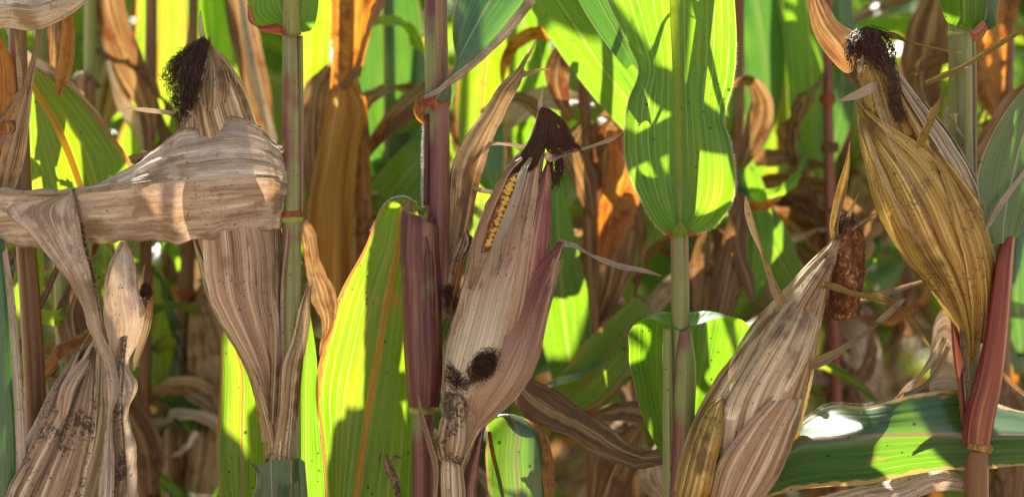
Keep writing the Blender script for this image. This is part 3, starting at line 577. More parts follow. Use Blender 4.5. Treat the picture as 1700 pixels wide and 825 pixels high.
ribbon('husk_leaf', huskk, [(866, 262, -62, 3, 20), (845, 280, -76, 5, 40), (826, 312, -84, 8, 35), (808, 350, -90, 9, 35), (792, 395, -92, 9, 35), (786, 440, -90, 9, 20), (780, 480, -84, 4)], earB, nu=90, nv=20, ridge=2, rf=5, crump=1, wave=2, wf=4, cup=-.4)
ribbon('husk_leaf', huskb, [(882, 262, -60, 3, -10), (871, 284, -76, 7, -30), (861, 320, -88, 9, -40), (846, 362, -96, 10, -40), (827, 410, -98, 10, -40), (820, 450, -92, 9, -20), (808, 490, -86, 4)], earB, nu=90, nv=20, ridge=2, rf=5, crump=1, wave=2, wf=4, cup=-.4)
mesh_obj('kernels', np.array(V), F, kernm, earB)
bsurf('cob_face', cobm, [(842, 290, 866, 290, -70, 3), (820, 340, 850, 340, -76, 3), (798, 420, 824, 415, -78, 3)], earB, nu=20, nv=8)
strands('silk', silkm, [[(899, 184, -26), (888, 220, -36), (868, 252, -46), (840, 284, -52), (830, 300, -50)], [(900, 184, -28), (896, 230, -42), (884, 262, -50), (862, 280, -56), (848, 292, -58)], [(902, 186, -28), (904, 220, -40), (898, 250, -48), (886, 275, -50), (870, 285, -54)]], 260, earB, spread=1.6, curl=4, r=.9)
strands('silk', silkr, [[(900, 182, -24), (920, 190, -28), (936, 210, -30), (950, 236, -32), (966, 246, -32)], [(902, 186, -28), (912, 210, -36), (930, 232, -40), (940, 240, -40), (962, 250, -36)], [(900, 182, -26), (912, 200, -34), (918, 230, -40), (924, 248, -42), (928, 262, -42)], [(901, 182, -26), (906, 210, -34), (905, 235, -38), (912, 250, -40), (930, 250, -40)]], 340, earB, spread=1.4, curl=5, r=.8, lmin=.6)
strands('silk', silkm, [[(920, 250, -20), (922, 275, -20), (926, 295, -20), (922, 322, -22)], [(930, 258, -20), (934, 275, -22), (930, 290, -22), (922, 310, -22)], [(914, 262, -20), (914, 280, -20), (918, 300, -20), (916, 318, -22)]], 60, earB, spread=1.5, curl=7, r=.7, cf=3)
strands('silk', silkr, [[(950, 236, -34), (960, 244, -36), (968, 256, -36), (968, 280, -36)]], 5, earB, spread=1.5, curl=5, r=1)
strands('silk', silkm, [[(742, 626, -80), (756, 634, -90), (776, 640, -104), (800, 630, -112)], [(746, 606, -80), (760, 622, -90), (772, 644, -104), (790, 640, -112)], [(752, 640, -84), (764, 630, -94), (784, 622, -108), (806, 612, -114)]], 100, earB, spread=5, curl=9, r=.5, cf=4, lmin=.3)
def ball(cx, cy, cz, r, n, parent, mat=silkm):
    gs = []
    for k in range(9):
        a = k*.7; gs.append([(cx+r*math.cos(a+q*1.25)*(.95 if q % 2 else .75), cy+r*math.sin(a+q*1.25), cz-r*.35*math.sin(q*.9)) for q in range(5)])
    strands('silk', mat, gs, n, parent, spread=4.4, curl=8, r=.5, lmin=.4, cf=3)
ball(802, 606, -110, 16, 240, earB); ball(790, 618, -106, 12, 60, earB, silkr); ball(810, 596, -110, 12, 90, earB)
bsurf('burrow', silkm, [(786, 604, 788, 606, -108, 1), (786, 590, 800, 590, -108, 8), (784, 600, 815, 600, -108, 12), (786, 614, 816, 612, -108, 10), (796, 624, 808, 624, -106, 2)], earB, nu=16, nv=14, crump=2)
ribbon('husk_tip', dryg, [(898, 186, -22, 5), (897, 172, -22, 4), (899, 160, -22, 2), (901, 140, -22, .5)], earB, nu=14, nv=5)
ribbon('husk_blade', dryg, [(905, 264, -34, 9, 0), (925, 258, -36, 9, 30), (955, 252, -36, 5, 60), (985, 243, -34, 3.5, 50), (1010, 234, -32, 3.5, 30), (1036, 219, -30, .8)], earB, nu=60, nv=10, crump=1.2, cup=-.3)
ribbon('husk_blade', dryg, [(884, 256, -20, 3), (870, 246, -16, 4, 40), (840, 240, -8, 4, 60), (800, 241, 0, 3.5, 40), (770, 256, 6, 2.5, 20), (750, 276, 10, 1)], earB, nu=60, nv=8, crump=1)
ribbon('husk_blade', dryg, [(832, 318, -10, 1.5), (806, 318, -8, 4.5, 30), (780, 312, -4, 4, 20), (762, 314, 0, 3), (744, 324, 4, 1)], earB, nu=50, nv=8, crump=.6)
ribbon('husk_blade', dryg, [(926, 402, -34, 5, 0), (950, 408, -36, 6, 40), (975, 422, -36, 6, 65), (1005, 435, -36, 8, 50), (1040, 446, -34, 6, 40), (1070, 450, -34, 4, 20), (1098, 458, -34, .8)], earB, nu=80, nv=10, crump=1.4, cup=-.3)
# dry husk standing left of the ear
dh = bsurf('dry_husk', huskt, [(736, 520, 756, 520, 20, 8), (742, 430, 772, 430, 14, 12), (748, 340, 786, 350, 10, 16), (752, 280, 800, 290, 6, 18), (776, 226, 818, 236, 4, 16), (804, 180, 836, 200, 2, 14), (828, 142, 854, 160, 0, 10), (856, 116, 868, 132, 0, 6), (866, 108, 872, 118, 0, 2)], B, nu=110, nv=34, ridge=4.8, rf=11, rag=.12)[0]
for p in ([(862, 122, 0, 5), (872, 100, 0, 3.5), (880, 88, 0, 2.5), (890, 66, 0, .6)], [(866, 124, 0, 6), (880, 122, -4, 3.5), (896, 116, -6, 2.5), (914, 115, -6, .6)], [(858, 124, 0, 4), (866, 108, 4, 3), (876, 90, 4, 1.5)], [(745, 430, 0, 2), (752, 400, -4, 5), (770, 300, -6, 4), (776, 270, -6, 1)]):
    ribbon('husk_blade', huskt, p, dh, nu=24, nv=6, crump=1, cup=-.4)
bsurf('withered_bract', huskm, [(738, 530, 752, 528, -14, 5), (744, 480, 762, 478, -18, 8), (750, 430, 776, 428, -18, 8), (760, 400, 786, 396, -16, 5), (768, 386, 776, 384, -14, 2)], B, nu=40, nv=20, crump=4, rag=.4, ridge=3, rf=6)
bsurf('withered_bract', dryo, [(742, 520, 748, 520, -30, 2), (756, 470, 764, 470, -32, 3), (766, 432, 770, 430, -30, 2)], B, nu=30, nv=10, crump=3, rag=.5)
strands('silk', silkm, [[(738, 480, -20), (748, 486, -26), (742, 500, -28), (746, 512, -24)], [(750, 476, -24), (744, 490, -28), (752, 500, -28), (740, 508, -24)]], 90, B, spread=4, curl=7, r=.7)
# drooping leaf lower right
lb3, _ = surf('leaf', leafh, [[(772, 700, -10), (785, 706, -14), (800, 714, -16)], [(800, 700, -4), (812, 696, -16), (826, 690, -2)], [(808, 716, 0), (840, 690, -4), (872, 694, 10)], [(808, 730, 0), (856, 704, -14), (900, 716, 6)], [(806, 775, 0), (856, 760, -24), (916, 762, 0)], [(812, 830, 0), (860, 830, -26), (918, 830, 0)], [(820, 960, 0), (860, 960, -16), (905, 960, 0)], [(840, 1100, 10), (860, 1100, 6), (880, 1100, 10)]], B, nu=90, nv=30, wave=3, wf=3)
bsurf('dry_edge', dryo, [(868, 694, 890, 702, -8, 2), (888, 708, 906, 722, -10, 3), (900, 740, 919, 760, -12, 3), (898, 780, 920, 790, -12, 3), (904, 830, 920, 830, -12, 3)], lb3, nu=50, nv=10, wave=2)
tube('midrib', dryo, [(812, 716, -2, 3), (818, 750, -6, 3.5), (828, 790, -8, 3.5), (838, 840, -10, 3)], lb3, n=8, nu=30)
ribbon('withered_leaf', huskm, [(662, 840, -10, 5), (656, 800, -12, 7, 20), (646, 770, -14, 9, -30), (640, 755, -14, 4)], B, nu=40, nv=12, crump=4, rag=.4)
for p in ([(648, 770, -14, 4), (658, 758, -16, 3), (668, 760, -16, .6)], [(642, 765, -14, 3), (632, 752, -14, 2), (630, 776, -14, .6)]): ribbon('withered_leaf', huskm, p, B, nu=14, nv=5, crump=2)
# ===== plant C : green stalk with the broad glowing leaf
Cp = plant('corn plant with a broad glowing green leaf upright in front of its green stalk', 1128)
pxstalk(Cp, [(1136, -60, 20, 12), (1133, 60, 12, 13), (1130, 180, 6, 14), (1128, 300, 2, 15), (1128, 385, 2, 15.5), (1129, 460, 0, 16), (1130, 560, 0, 15), (1124, 700, 6, 17), (1118, 830, 10, 18)], stg)
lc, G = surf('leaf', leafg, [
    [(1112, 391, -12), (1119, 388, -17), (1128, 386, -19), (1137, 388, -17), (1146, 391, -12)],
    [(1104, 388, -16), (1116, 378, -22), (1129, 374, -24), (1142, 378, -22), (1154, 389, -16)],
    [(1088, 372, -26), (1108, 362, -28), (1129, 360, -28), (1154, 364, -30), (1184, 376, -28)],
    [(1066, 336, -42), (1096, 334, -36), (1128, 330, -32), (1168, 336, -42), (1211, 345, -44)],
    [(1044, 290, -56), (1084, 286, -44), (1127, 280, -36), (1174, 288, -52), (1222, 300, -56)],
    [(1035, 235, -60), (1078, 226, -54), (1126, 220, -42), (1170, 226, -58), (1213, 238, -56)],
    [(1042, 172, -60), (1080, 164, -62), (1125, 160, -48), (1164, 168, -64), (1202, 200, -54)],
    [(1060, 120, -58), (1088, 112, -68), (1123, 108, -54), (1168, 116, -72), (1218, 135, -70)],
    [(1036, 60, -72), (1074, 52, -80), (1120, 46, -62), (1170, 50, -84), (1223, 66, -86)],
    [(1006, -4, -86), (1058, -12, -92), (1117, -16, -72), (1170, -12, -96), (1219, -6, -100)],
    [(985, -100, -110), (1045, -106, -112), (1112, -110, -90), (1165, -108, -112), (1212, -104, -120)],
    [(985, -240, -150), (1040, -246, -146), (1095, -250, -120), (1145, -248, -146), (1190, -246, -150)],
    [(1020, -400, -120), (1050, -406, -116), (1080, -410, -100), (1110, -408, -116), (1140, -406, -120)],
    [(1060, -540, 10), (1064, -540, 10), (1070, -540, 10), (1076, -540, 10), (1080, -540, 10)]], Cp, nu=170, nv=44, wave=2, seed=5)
lc['label'] = 'broad glowing green leaf with a pale midrib'
tube('midrib', ribg, [(1129, 390, -16, 14), (1129, 372, -20, 11), (1129, 340, -26, 9), (1128, 290, -32, 8), (1126, 220, -40, 7.5), (1125, 160, -46, 7.5), (1123, 108, -52, 7.5), (1120, 46, -60, 7.5), (1117, -16, -70, 7), (1112, -110, -88, 6.5), (1095, -250, -118, 5)], lc, n=16, nu=90, flat=.5)
hairs('hairs', hairm, [(1107, 390, -14), (1086, 372, -26), (1065, 336, -42), (1043, 290, -56), (1034, 235, -60), (1041, 172, -60), (1059, 120, -58), (1035, 60, -72), (1006, -4, -86)], 420, lc, length=3.6, out=(-1, .2))
hairs('hairs', hairm, [(1152, 390, -16), (1184, 378, -28), (1212, 345, -44), (1223, 300, -56), (1214, 238, -56), (1203, 200, -54), (1219, 135, -70), (1224, 66, -86)], 420, lc, length=3.6, out=(1, .2))
bsurf('collar', redm, [(1103, 385, 1112, 396, -20, 1), (1108, 382, 1120, 394, -24, 2)], Cp, nu=10, nv=6)
bsurf('collar', redm, [(1142, 382, 1144, 393, -26, 2), (1148, 382, 1156, 391, -20, 1)], Cp, nu=10, nv=6)
tube('sheath', stg, [(1108, 545, -8, 7), (1109, 620, -8, 9), (1110, 700, -6, 10), (1112, 830, -2, 11)], Cp, n=16, nu=50)
tube('sheath', stp, [(1138, 548, -14, 10), (1138, 600, -14, 17), (1136, 680, -12, 18), (1132, 760, -10, 18), (1126, 830, -6, 18)], Cp, n=20, nu=60, ribs=(3, .05))
lc2, _ = surf('leaf', leafg, [
    [(1106, 540, -12), (1118, 545, -18), (1129, 548, -20), (1140, 545, -18), (1152, 542, -12)],
    [(1082, 530, -2), (1108, 534, 4), (1129, 538, 6), (1160, 532, 4), (1192, 528, -2)],
    [(1060, 534, 16), (1096, 518, 26), (1130, 520, 30), (1176, 516, 26), (1226, 528, 16)],
    [(1046, 548, 26), (1086, 524, 44), (1130, 530, 50), (1186, 524, 44), (1246, 544, 26)],
    [(1044, 580, 34), (1082, 564, 50), (1130, 570, 56), (1182, 560, 50), (1236, 584, 36)],
    [(1052, 640, 40), (1086, 636, 52), (1128, 640, 56), (1168, 630, 52), (1206, 650, 42)],
    [(1072, 705, 44), (1096, 702, 52), (1126, 706, 54), (1152, 700, 52), (1176, 710, 44)],
    [(1102, 765, 48), (1112, 764, 52), (1124, 765, 54), (1136, 764, 52), (1148, 765, 48)],
    [(1124, 830, 50), (1126, 830, 52), (1128, 830, 52), (1130, 830, 52), (1132, 830, 50)]], Cp, nu=100, nv=40, wave=2.5, wf=3)
lc2['label'] = 'green leaf bent back over behind the stalk'
lc3, _ = surf('leaf', leafb, [[(1060, 118, 24), (1050, 108, 22), (1040, 116, 20)], [(1050, 70, 20), (1028, 64, 14), (1006, 74, 10)], [(1022, 10, 20), (998, 10, 10), (968, 16, 4)], [(990, -60, 20), (965, -60, 8), (935, -60, 2)], [(960, -200, 20), (940, -200, 8), (915, -200, 4)], [(930, -330, 30), (920, -330, 24), (910, -330, 26)]], Cp, nu=60, nv=20, wave=2)
# ear C
ax = Axis([(1150, 860, -20, 40), (1180, 800, -34, 66), (1225, 715, -46, 82), (1275, 620, -48, 74), (1318, 540, -42, 50), (1350, 480, -34, 30), (1375, 430, -28, 15), (1392, 398, -24, 6)])
earC, _ = tube('ear', huskt, [(1150, 860, -20, 36), (1180, 800, -30, 60), (1225, 715, -40, 74), (1275, 620, -42, 66), (1318, 540, -36, 44), (1350, 480, -28, 26), (1375, 430, -24, 12), (1392, 398, -22, 5)], Cp, n=44, nu=90, bump=2)
bsurf('husk_leaf', huskt, [(1116, 812, 1190, 830, -10, 50), (1134, 733, 1200, 770, -8, 56, -70), (1157, 688, 1240, 700, -8, 60, -90), (1200, 616, 1280, 640, -6, 60, -90), (1244, 543, 1310, 570, -6, 50, -80), (1295, 486, 1342, 510, -8, 34, -60), (1345, 434, 1374, 450, -12, 20, -36), (1378, 402, 1394, 412, -18, 8), (1396, 388, 1402, 392, -20, 1)], earC, nu=130, nv=44, ridge=3.3, rf=18, seed=9)
bsurf('husk_leaf', huskg, [(1220, 830, 1262, 830, -30, 30), (1250, 740, 1312, 760, -60, 30, -8), (1280, 650, 1336, 680, -80, 26, -8), (1310, 580, 1352, 600, -78, 20, -8), (1340, 520, 1362, 530, -64, 10, -10), (1356, 478, 1364, 476, -50, 2)], earC, nu=110, nv=34, ridge=3, rf=14)
bsurf('husk_leaf', huskw, [(1196, 790, 1240, 800, -112, 12), (1196, 730, 1290, 720, -122, 24, -84), (1206, 672, 1318, 650, -124, 24, -80), (1240, 610, 1345, 590, -120, 20, -70), (1280, 556, 1358, 540, -104, 16, -60), (1318, 506, 1362, 496, -64, 16, -30), (1352, 470, 1364, 470, -44, 2)], earC, nu=120, nv=44, ridge=3.6, rf=16, seed=6)
bsurf('husk_leaf', huskk, [(1170, 880, 1230, 890, -90, 20), (1180, 826, 1262, 836, -126, 34, -44), (1192, 776, 1296, 786, -140, 34, -40), (1232, 714, 1320, 722, -138, 30, -40), (1278, 664, 1334, 672, -118, 22, -44), (1312, 632, 1342, 636, -66, 10, -30), (1340, 610, 1346, 613, -48, 1)], earC, nu=110, nv=44, ridge=2.7, rf=16)
bsurf('husk_leaf', huskg, [(1118, 850, 1160, 850, -70, 20), (1122, 810, 1178, 820, -70, 34, -130), (1134, 760, 1188, 770, -60, 46, -138), (1152, 708, 1200, 720, -64, 44, -132), (1176, 672, 1204, 684, -90, 18, -122), (1200, 658, 1204, 660, -112, 1)], earC, nu=70, nv=34, ridge=3, rf=12, rag=.05)
strands('torn_fibres', huskw, [[(1246, 566, -70), (1264, 540, -74), (1282, 518, -72), (1300, 500, -66)], [(1232, 582, -66), (1254, 556, -72), (1276, 532, -72), (1290, 512, -68)], [(1240, 584, -74), (1258, 566, -76), (1270, 548, -76), (1284, 528, -72)]], 50, earC, spread=2, curl=1.5, r=1.1, lmin=.4)
ribbon('husk_blade', huskt, [(1300, 505, -66, 8, 0), (1292, 490, -68, 9, 20), (1280, 455, -66, 8, 50), (1266, 415, -60, 7, 70), (1250, 375, -54, 7, 40), (1241, 345, -50, 5, 20), (1238, 325, -48, 1)], earC, nu=70, nv=12, crump=1, cup=-.4)
ribbon('husk_blade', huskg, [(1390, 412, -22, 6, 0), (1386, 380, -26, 8, 30), (1392, 345, -28, 10, 50), (1400, 310, -30, 9, 30), (1407, 275, -30, 5, 20), (1411, 235, -30, .8)], earC, nu=70, nv=12, crump=1, cup=-.4)
ribbon('husk_blade', huskg, [(1358, 470, -44, 5, 0), (1385, 478, -50, 8, 40), (1420, 492, -54, 9, 65), (1460, 498, -54, 10, 40), (1495, 515, -52, 9, 60), (1520, 545, -50, 6, 30), (1544, 576, -48, 1)], earC, nu=90, nv=14, crump=1.6, cup=-.4, rag=.1)
ribbon('husk_blade', huskt, [(1336, 612, -52, 6, 0), (1360, 602, -58, 9, 20), (1400, 580, -60, 7, 40), (1435, 556, -60, 6, 60), (1470, 526, -56, 6, 30), (1488, 508, -54, 5, 30), (1502, 496, -54, 1.5)], earC, nu=90, nv=12, crump=1.2, cup=-.4)
ribbon('husk_blade', huskt, [(1396, 398, -24, 3), (1412, 380, -20, 5, 30), (1430, 368, -16, 3.5, 40), (1462, 350, -12, .8)], earC, nu=30, nv=8, crump=.8)
ribbon('husk_blade', huskt, [(1398, 392, -22, 3), (1404, 370, -20, 5, 30), (1412, 350, -18, 3.5, 20), (1428, 318, -16, .8)], earC, nu=30, nv=8, crump=.8)
# bare cob
cobT = thing('bare_cob', 'bare brown rotten corn cob hanging beside the tip of a tan ear', 'corn cob', tuple(float(q) for q in W((1404, 450, 0))))
cx, _ = tube('cob', cobm, [(1408, 372, -2, 6), (1408, 384, -2, 20), (1406, 420, 0, 27), (1404, 460, 0, 28), (1400, 495, 0, 25), (1398, 516, 0, 22), (1397, 528, 0, 16), (1397, 532, 0, 6)], cobT, n=40, nu=60, bump=2.2)
V = []; F = []
Cc, rr, T, S, Fr, ts = _
for i in range(3, 56, 1):
    for j in range(26):
        ph = (j+.5*(i % 2))*2*math.pi/26; c = Cc[i]+rr[i]*1.0*(math.sin(ph)*S[i]+math.cos(ph)*Fr[i]*-1)
        nrm = math.sin(ph)*S[i]-math.cos(ph)*Fr[i]; b = len(V); tn = math.cos(ph)*S[i]+math.sin(ph)*Fr[i]
        l = rng.uniform(1.5, 6)*K; s = 1.9*K
        V += [c-tn*s, c+tn*s, c+T[i]*s, c-T[i]*s, c+nrm*l+T[i]*rng.normal(0, .8)*K+tn*rng.normal(0, .8)*K]
        F += [(b, b+2, b+4), (b+2, b+1, b+4), (b+1, b+3, b+4), (b+3, b, b+4)]
mesh_obj('chaff', np.array(V), F, cobm, cx, smooth=False)
strands('fibres', silkr, [[(1392, 384, -20), (1400, 372, -22), (1414, 368, -20), (1428, 378, -16)], [(1388, 392, -18), (1396, 362, -10), (1408, 360, -6), (1426, 392, -14)]], 120, cobT, spread=4, curl=6, r=.6)
# ===== plant D : gold ear at the right
Dp = plant('corn plant with a leaning gold-brown ear and a red leaf sheath', 1618)
pxstalk(Dp, [(1594, -60, 30, 21), (1596, 40, 28, 22), (1597, 150, 26, 23), (1598, 260, 24, 23), (1604, 400, 20, 22), (1610, 550, 12, 20), (1618, 700, 4, 20), (1620, 760, 0, 20), (1622, 840, 0, 20)], stg)
tube('sheath_edge', stp, [(1615, 58, 14, 5), (1617, 140, 12, 5), (1617, 240, 10, 5), (1616, 300, 10, 5)], Dp, n=10, nu=40)
surf('leaf', leafg, [[(1572, 38, 8), (1594, 46, -2), (1618, 56, 8)], [(1562, 16, 0), (1600, 34, -18), (1636, 50, -6)], [(1556, -8, -10), (1600, 6, -36), (1648, 22, -22)], [(1548, -60, -30), (1600, -50, -56), (1650, -40, -40)], [(1540, -200, -60), (1590, -200, -80), (1630, -200, -60)], [(1570, -380, 0), (1576, -380, 0), (1582, -380, 0)]], Dp, nu=60, nv=20, wave=2)
surf('leaf', leafb, [[(1612, 60, -4), (1622, 55, -10), (1632, 54, -4)], [(1620, 20, -10), (1636, 30, -22), (1652, 46, -16)], [(1616, -30, -14), (1638, -10, -34), (1655, 30, -26)], [(1620, -80, -10), (1645, -60, -30), (1665, -30, -30)], [(1640, -200, 0), (1655, -190, -10), (1670, -180, 0)]], Dp, nu=40, nv=16)
bsurf('torn_collar', shr, [(1604, 44, 1612, 56, -24, 1), (1612, 46, 1620, 68, -26, 2), (1624, 38, 1628, 66, -28, 2), (1634, 34, 1640, 48, -28, 1)], Dp, nu=24, nv=10, rag=.4, crump=2)
node(Dp, 1596, 58, 29, 22, nodeg, 5)
bsurf('sheath', shr, [(1598, 736, 1645, 738, -34, 26), (1601, 697, 1652, 697, -40, 28), (1619, 627, 1664, 640, -48, 26), (1634, 562, 1673, 562, -56, 24), (1646, 480, 1680, 480, -62, 20), (1656, 420, 1684, 420, -66, 16), (1664, 396, 1688, 392, -68, 10)], Dp, nu=100, nv=34, ridge=3, rf=8)
tube('sheath_back', shr, [(1621, 734, -22, 20), (1640, 640, -34, 20), (1655, 540, -46, 17), (1668, 440, -54, 12), (1676, 396, -58, 9)], Dp, n=20, nu=40)
node(Dp, 1621, 738, -18, 26, huskg, 8, -2); tube('lower_stalk', stb, [(1621, 744, -16, 21), (1621, 800, -14, 20), (1621, 860, -10, 20)], Dp, n=24, nu=20)
bsurf('sheath', shr, [(1596, 720, 1608, 720, -20, 8), (1588, 640, 1606, 650, -18, 12), (1580, 580, 1600, 590, -14, 12), (1577, 530, 1592, 540, -8, 8)], Dp, nu=60, nv=18, ridge=2.2, rf=6)
ribbon('dry_strip', huskm, [(1594, 520, -22, 3), (1597, 560, -30, 5), (1602, 610, -36, 6, 20), (1606, 660, -36, 5), (1606, 700, -34, 3)], Dp, nu=50, nv=10, crump=1.5, cup=-.4)
lD, _ = surf('leaf', leafb, [
    [(1644, 404, -70), (1664, 404, -76), (1690, 394, -70)],
    [(1634, 370, -84), (1668, 360, -80), (1706, 340, -90)],
    [(1622, 300, -96), (1680, 300, -90), (1735, 270, -110)],
    [(1642, 235, -110), (1700, 225, -104), (1765, 210, -124)],
    [(1700, 146, -130), (1755, 130, -120), (1820, 120, -140)],
    [(1790, 50, -150), (1830, 36, -140), (1880, 30, -150)],
    [(1890, 20, -150), (1896, 18, -150), (1900, 16, -150)]], Dp, nu=80, nv=26, wave=2, ridge=0.9, rf=8)
ribbon('dry_edge', dryg, [(1634, 386, -90, 2), (1648, 362, -96, 4, 20), (1668, 330, -102, 5, 20), (1690, 300, -108, 5, 20), (1715, 270, -112, 6, 20)], lD, nu=60, nv=8, crump=1, wave=2)
# ear D
axp = [(1612, 625, 0, 12), (1612, 560, -8, 18), (1606, 505, -18, 32), (1590, 450, -26, 50), (1566, 395, -32, 67), (1538, 330, -36, 74), (1510, 262, -34, 65), (1482, 200, -30, 50), (1460, 140, -24, 35), (1442, 95, -20, 26), (1434, 66, -18, 10)]
ax = Axis(axp)
earD, _ = tube('ear', huskg, [p[:3]+(max(p[3]-6, 4),) for p in axp], Dp, n=44, nu=90, bump=2)
ax.husk('husk_leaf', huskg, [(.10, 40, 130, 2), (.25, 20, 130, 3), (.45, 15, 120, 4), (.65, 10, 110, 4), (.82, 15, 100, 3), (.93, 20, 70, 2), (.99, 30, 40, 0)], earD, ridge=3, rf=18, seed=2)
ax.husk('husk_leaf', huskw, [(.2, 30, 100, 5), (.4, 28, 84, 7), (.6, 26, 78, 8), (.78, 24, 72, 8), (.9, 20, 60, 6), (.98, 20, 34, 3)], earD, ridge=3.6, rf=14, seed=12)
ax.husk('husk_leaf', huskg, [(.06, -110, 40, 2), (.2, -110, 36, 6), (.4, -104, 30, 8), (.55, -98, 26, 9), (.68, -96, 4, 9), (.76, -94, -26, 9), (.82, -92, -60, 8), (.845, -90, -80, 7)], earD, ridge=3.9, rf=18, seed=22, wave=2, wf=3)
ax.husk('husk_leaf', huskg, [(.1, -10, 110, 7), (.22, -6, 92, 11), (.34, 0, 74, 13), (.46, 6, 50, 14), (.56, 12, 32, 14), (.66, 18, 20, 13)], earD, ridge=3.3, rf=14, seed=32)
ax.husk('husk_leaf', huskt, [(.15, 70, 130, 8), (.35, 66, 110, 11), (.55, 72, 100, 12), (.7, 78, 92, 12), (.78, 84, 86, 12)], earD, ridge=3, rf=10, seed=42)
ax.husk('husk_leaf', huskg, [(.7, -90, 30, 1), (.85, -80, 40, 2), (.93, -60, 30, 1), (.98, -20, 10, 0)], earD, ridge=3, rf=12, seed=52)
strands('silk', silkm, [[(1440, 56, -26), (1424, 66, -36), (1412, 80, -40), (1410, 100, -42), (1416, 122, -40)], [(1440, 50, -26), (1450, 54, -46), (1462, 72, -60), (1474, 100, -66), (1484, 130, -70)], [(1438, 52, -30), (1436, 60, -50), (1440, 80, -64), (1450, 100, -70), (1462, 120, -76)], [(1444, 48, -20), (1468, 58, -34), (1482, 82, -50), (1484, 110, -60), (1490, 140, -66)], [(1438, 50, -26), (1420, 56, -30), (1408, 72, -30), (1408, 92, -34), (1412, 112, -36)]], 190, earD, spread=2.5, curl=7, r=.9, lmin=.45, cf=3.5, seg=20)
strands('silk', silkr, [[(1440, 52, -34), (1424, 62, -40), (1412, 80, -46), (1412, 104, -46)], [(1444, 50, -34), (1456, 60, -56), (1470, 90, -70), (1482, 130, -78)], [(1440, 52, -34), (1438, 66, -58), (1446, 90, -72), (1456, 116, -80)]], 140, earD, spread=2.5, curl=7, r=.8, lmin=.5, cf=3.5, seg=20)
strands('silk', silkm, [[(1474, 110, -74), (1480, 140, -84), (1482, 168, -92), (1490, 190, -98), (1500, 212, -102)], [(1484, 120, -76), (1488, 150, -86), (1490, 176, -94), (1494, 190, -100), (1504, 196, -102)]], 90, earD, spread=2.6, curl=10, r=.9, cf=3, seg=20)
ribbon('husk_tip', huskw, [(1426, 128, -52, 3), (1428, 112, -58, 5), (1431, 100, -58, 3), (1433, 90, -58, .8)], earD, nu=16, nv=6)
ribbon('husk_blade', dryg, [(1456, 138, -76, 3), (1444, 146, -82, 8, 20), (1424, 156, -84, 8, 30), (1406, 162, -82, 6, 40), (1392, 168, -80, 1)], earD, nu=40, nv=10, crump=1, cup=-.4)
ribbon('husk_blade', huskg, [(1522, 246, -116, 2), (1530, 234, -120, 7, 20), (1544, 208, -124, 8, 50), (1552, 185, -124, 7, 30), (1560, 168, -122, 3), (1564, 148, -120, .8)], earD, nu=50, nv=10, crump=1, cup=-.5)
ribbon('husk_blade', huskg, [(1536, 138, -26, 3), (1560, 130, -30, 6, 30), (1600, 112, -36, 7, 50), (1645, 84, -42, 6, 40), (1690, 56, -46, 5, 30), (1740, 26, -50, 2)], earD, nu=70, nv=10, crump=1, cup=-.4)
ribbon('husk_blade', huskg, [(1462, 58, -30, 3), (1480, 60, -32, 6, 20), (1505, 70, -34, 5, 50), (1540, 80, -34, 4, 50), (1596, 88, -34, 1)], earD, nu=60, nv=10, crump=.8, cup=-.4)
ribbon('husk_blade', huskg, [(1520, 126, -20, 3), (1522, 110, -20, 4, 20), (1532, 92, -20, .8)], earD, nu=20, nv=8, crump=.6)
bsurf('husk_leaf', huskw, [(1596, 230, 1606, 236, -20, 3), (1584, 206, 1592, 208, -20, 3), (1577, 190, 1590, 188, -20, 1)], earD, nu=20, nv=10, crump=2, rag=.3)
surf('leaf', dryb, [[(1440, 92, 30), (1448, 78, 24), (1452, 66, 30)], [(1410, 122, 20), (1412, 92, 8), (1426, 56, 20)], [(1384, 104, 10), (1386, 66, -4), (1392, 38, 14)], [(1356, 66, 10), (1364, 36, 2), (1378, 16, 14)], [(1342, 20, 10), (1352, 0, 0), (1366, -10, 14)], [(1344, -60, 20), (1352, -66, 12), (1362, -70, 20)]], Dp, nu=60, nv=22, crump=2, ridge=1.8, rf=8)
# sideways leaf in front
lD3, G = surf('leaf', leafh, [
    [(1880, 700, 60), (1880, 712, 20), (1880, 726, -20), (1880, 742, -14), (1880, 760, -10)],
    [(1760, 690, 70), (1760, 706, 20), (1760, 724, -30), (1760, 746, -22), (1760, 770, -14)],
    [(1690, 680, 80), (1690, 698, 26), (1690, 722, -36), (1690, 746, -26), (1690, 773, -14)],
    [(1620, 654, 90), (1620, 684, 34), (1620, 721, -40), (1620, 750, -30), (1610, 780, -14)],
    [(1583, 647, -2), (1582, 682, -24), (1580, 720, -42), (1576, 750, -32), (1570, 778, -14)],
    [(1520, 654, -24), (1520, 688, -38), (1518, 721, -46), (1514, 754, -34), (1508, 787, -12)],
    [(1440, 673, -6), (1444, 697, -32), (1448, 723, -50), (1446, 764, -38), (1440, 803, -12)],
    [(1374, 673, 76), (1378, 697, 26), (1380, 728, -48), (1378, 768, -36), (1370, 808, -8)],
    [(1318, 711, 70), (1318, 722, 20), (1318, 736, -40), (1310, 780, -30), (1290, 820, -2)],
    [(1260, 750, 60), (1260, 765, 20), (1255, 785, -10), (1240, 815, -6), (1220, 850, 10)],
    [(1150, 850, 60), (1150, 860, 40), (1140, 870, 20), (1130, 885, 20), (1120, 900, 30)]], Dp, nu=140, nv=44, wave=2, wf=2, ridge=1.2, rf=10, seed=14)
lD3['label'] = 'half-dead blue-green leaf stretched sideways across the plant'
hairs('hairs', hairm, [(1318, 708, 70), (1345, 688, 84), (1374, 671, 96), (1410, 670, 100), (1440, 671, 104), (1500, 657, 102)], 420, lD3, length=4, out=(-.2, -1))
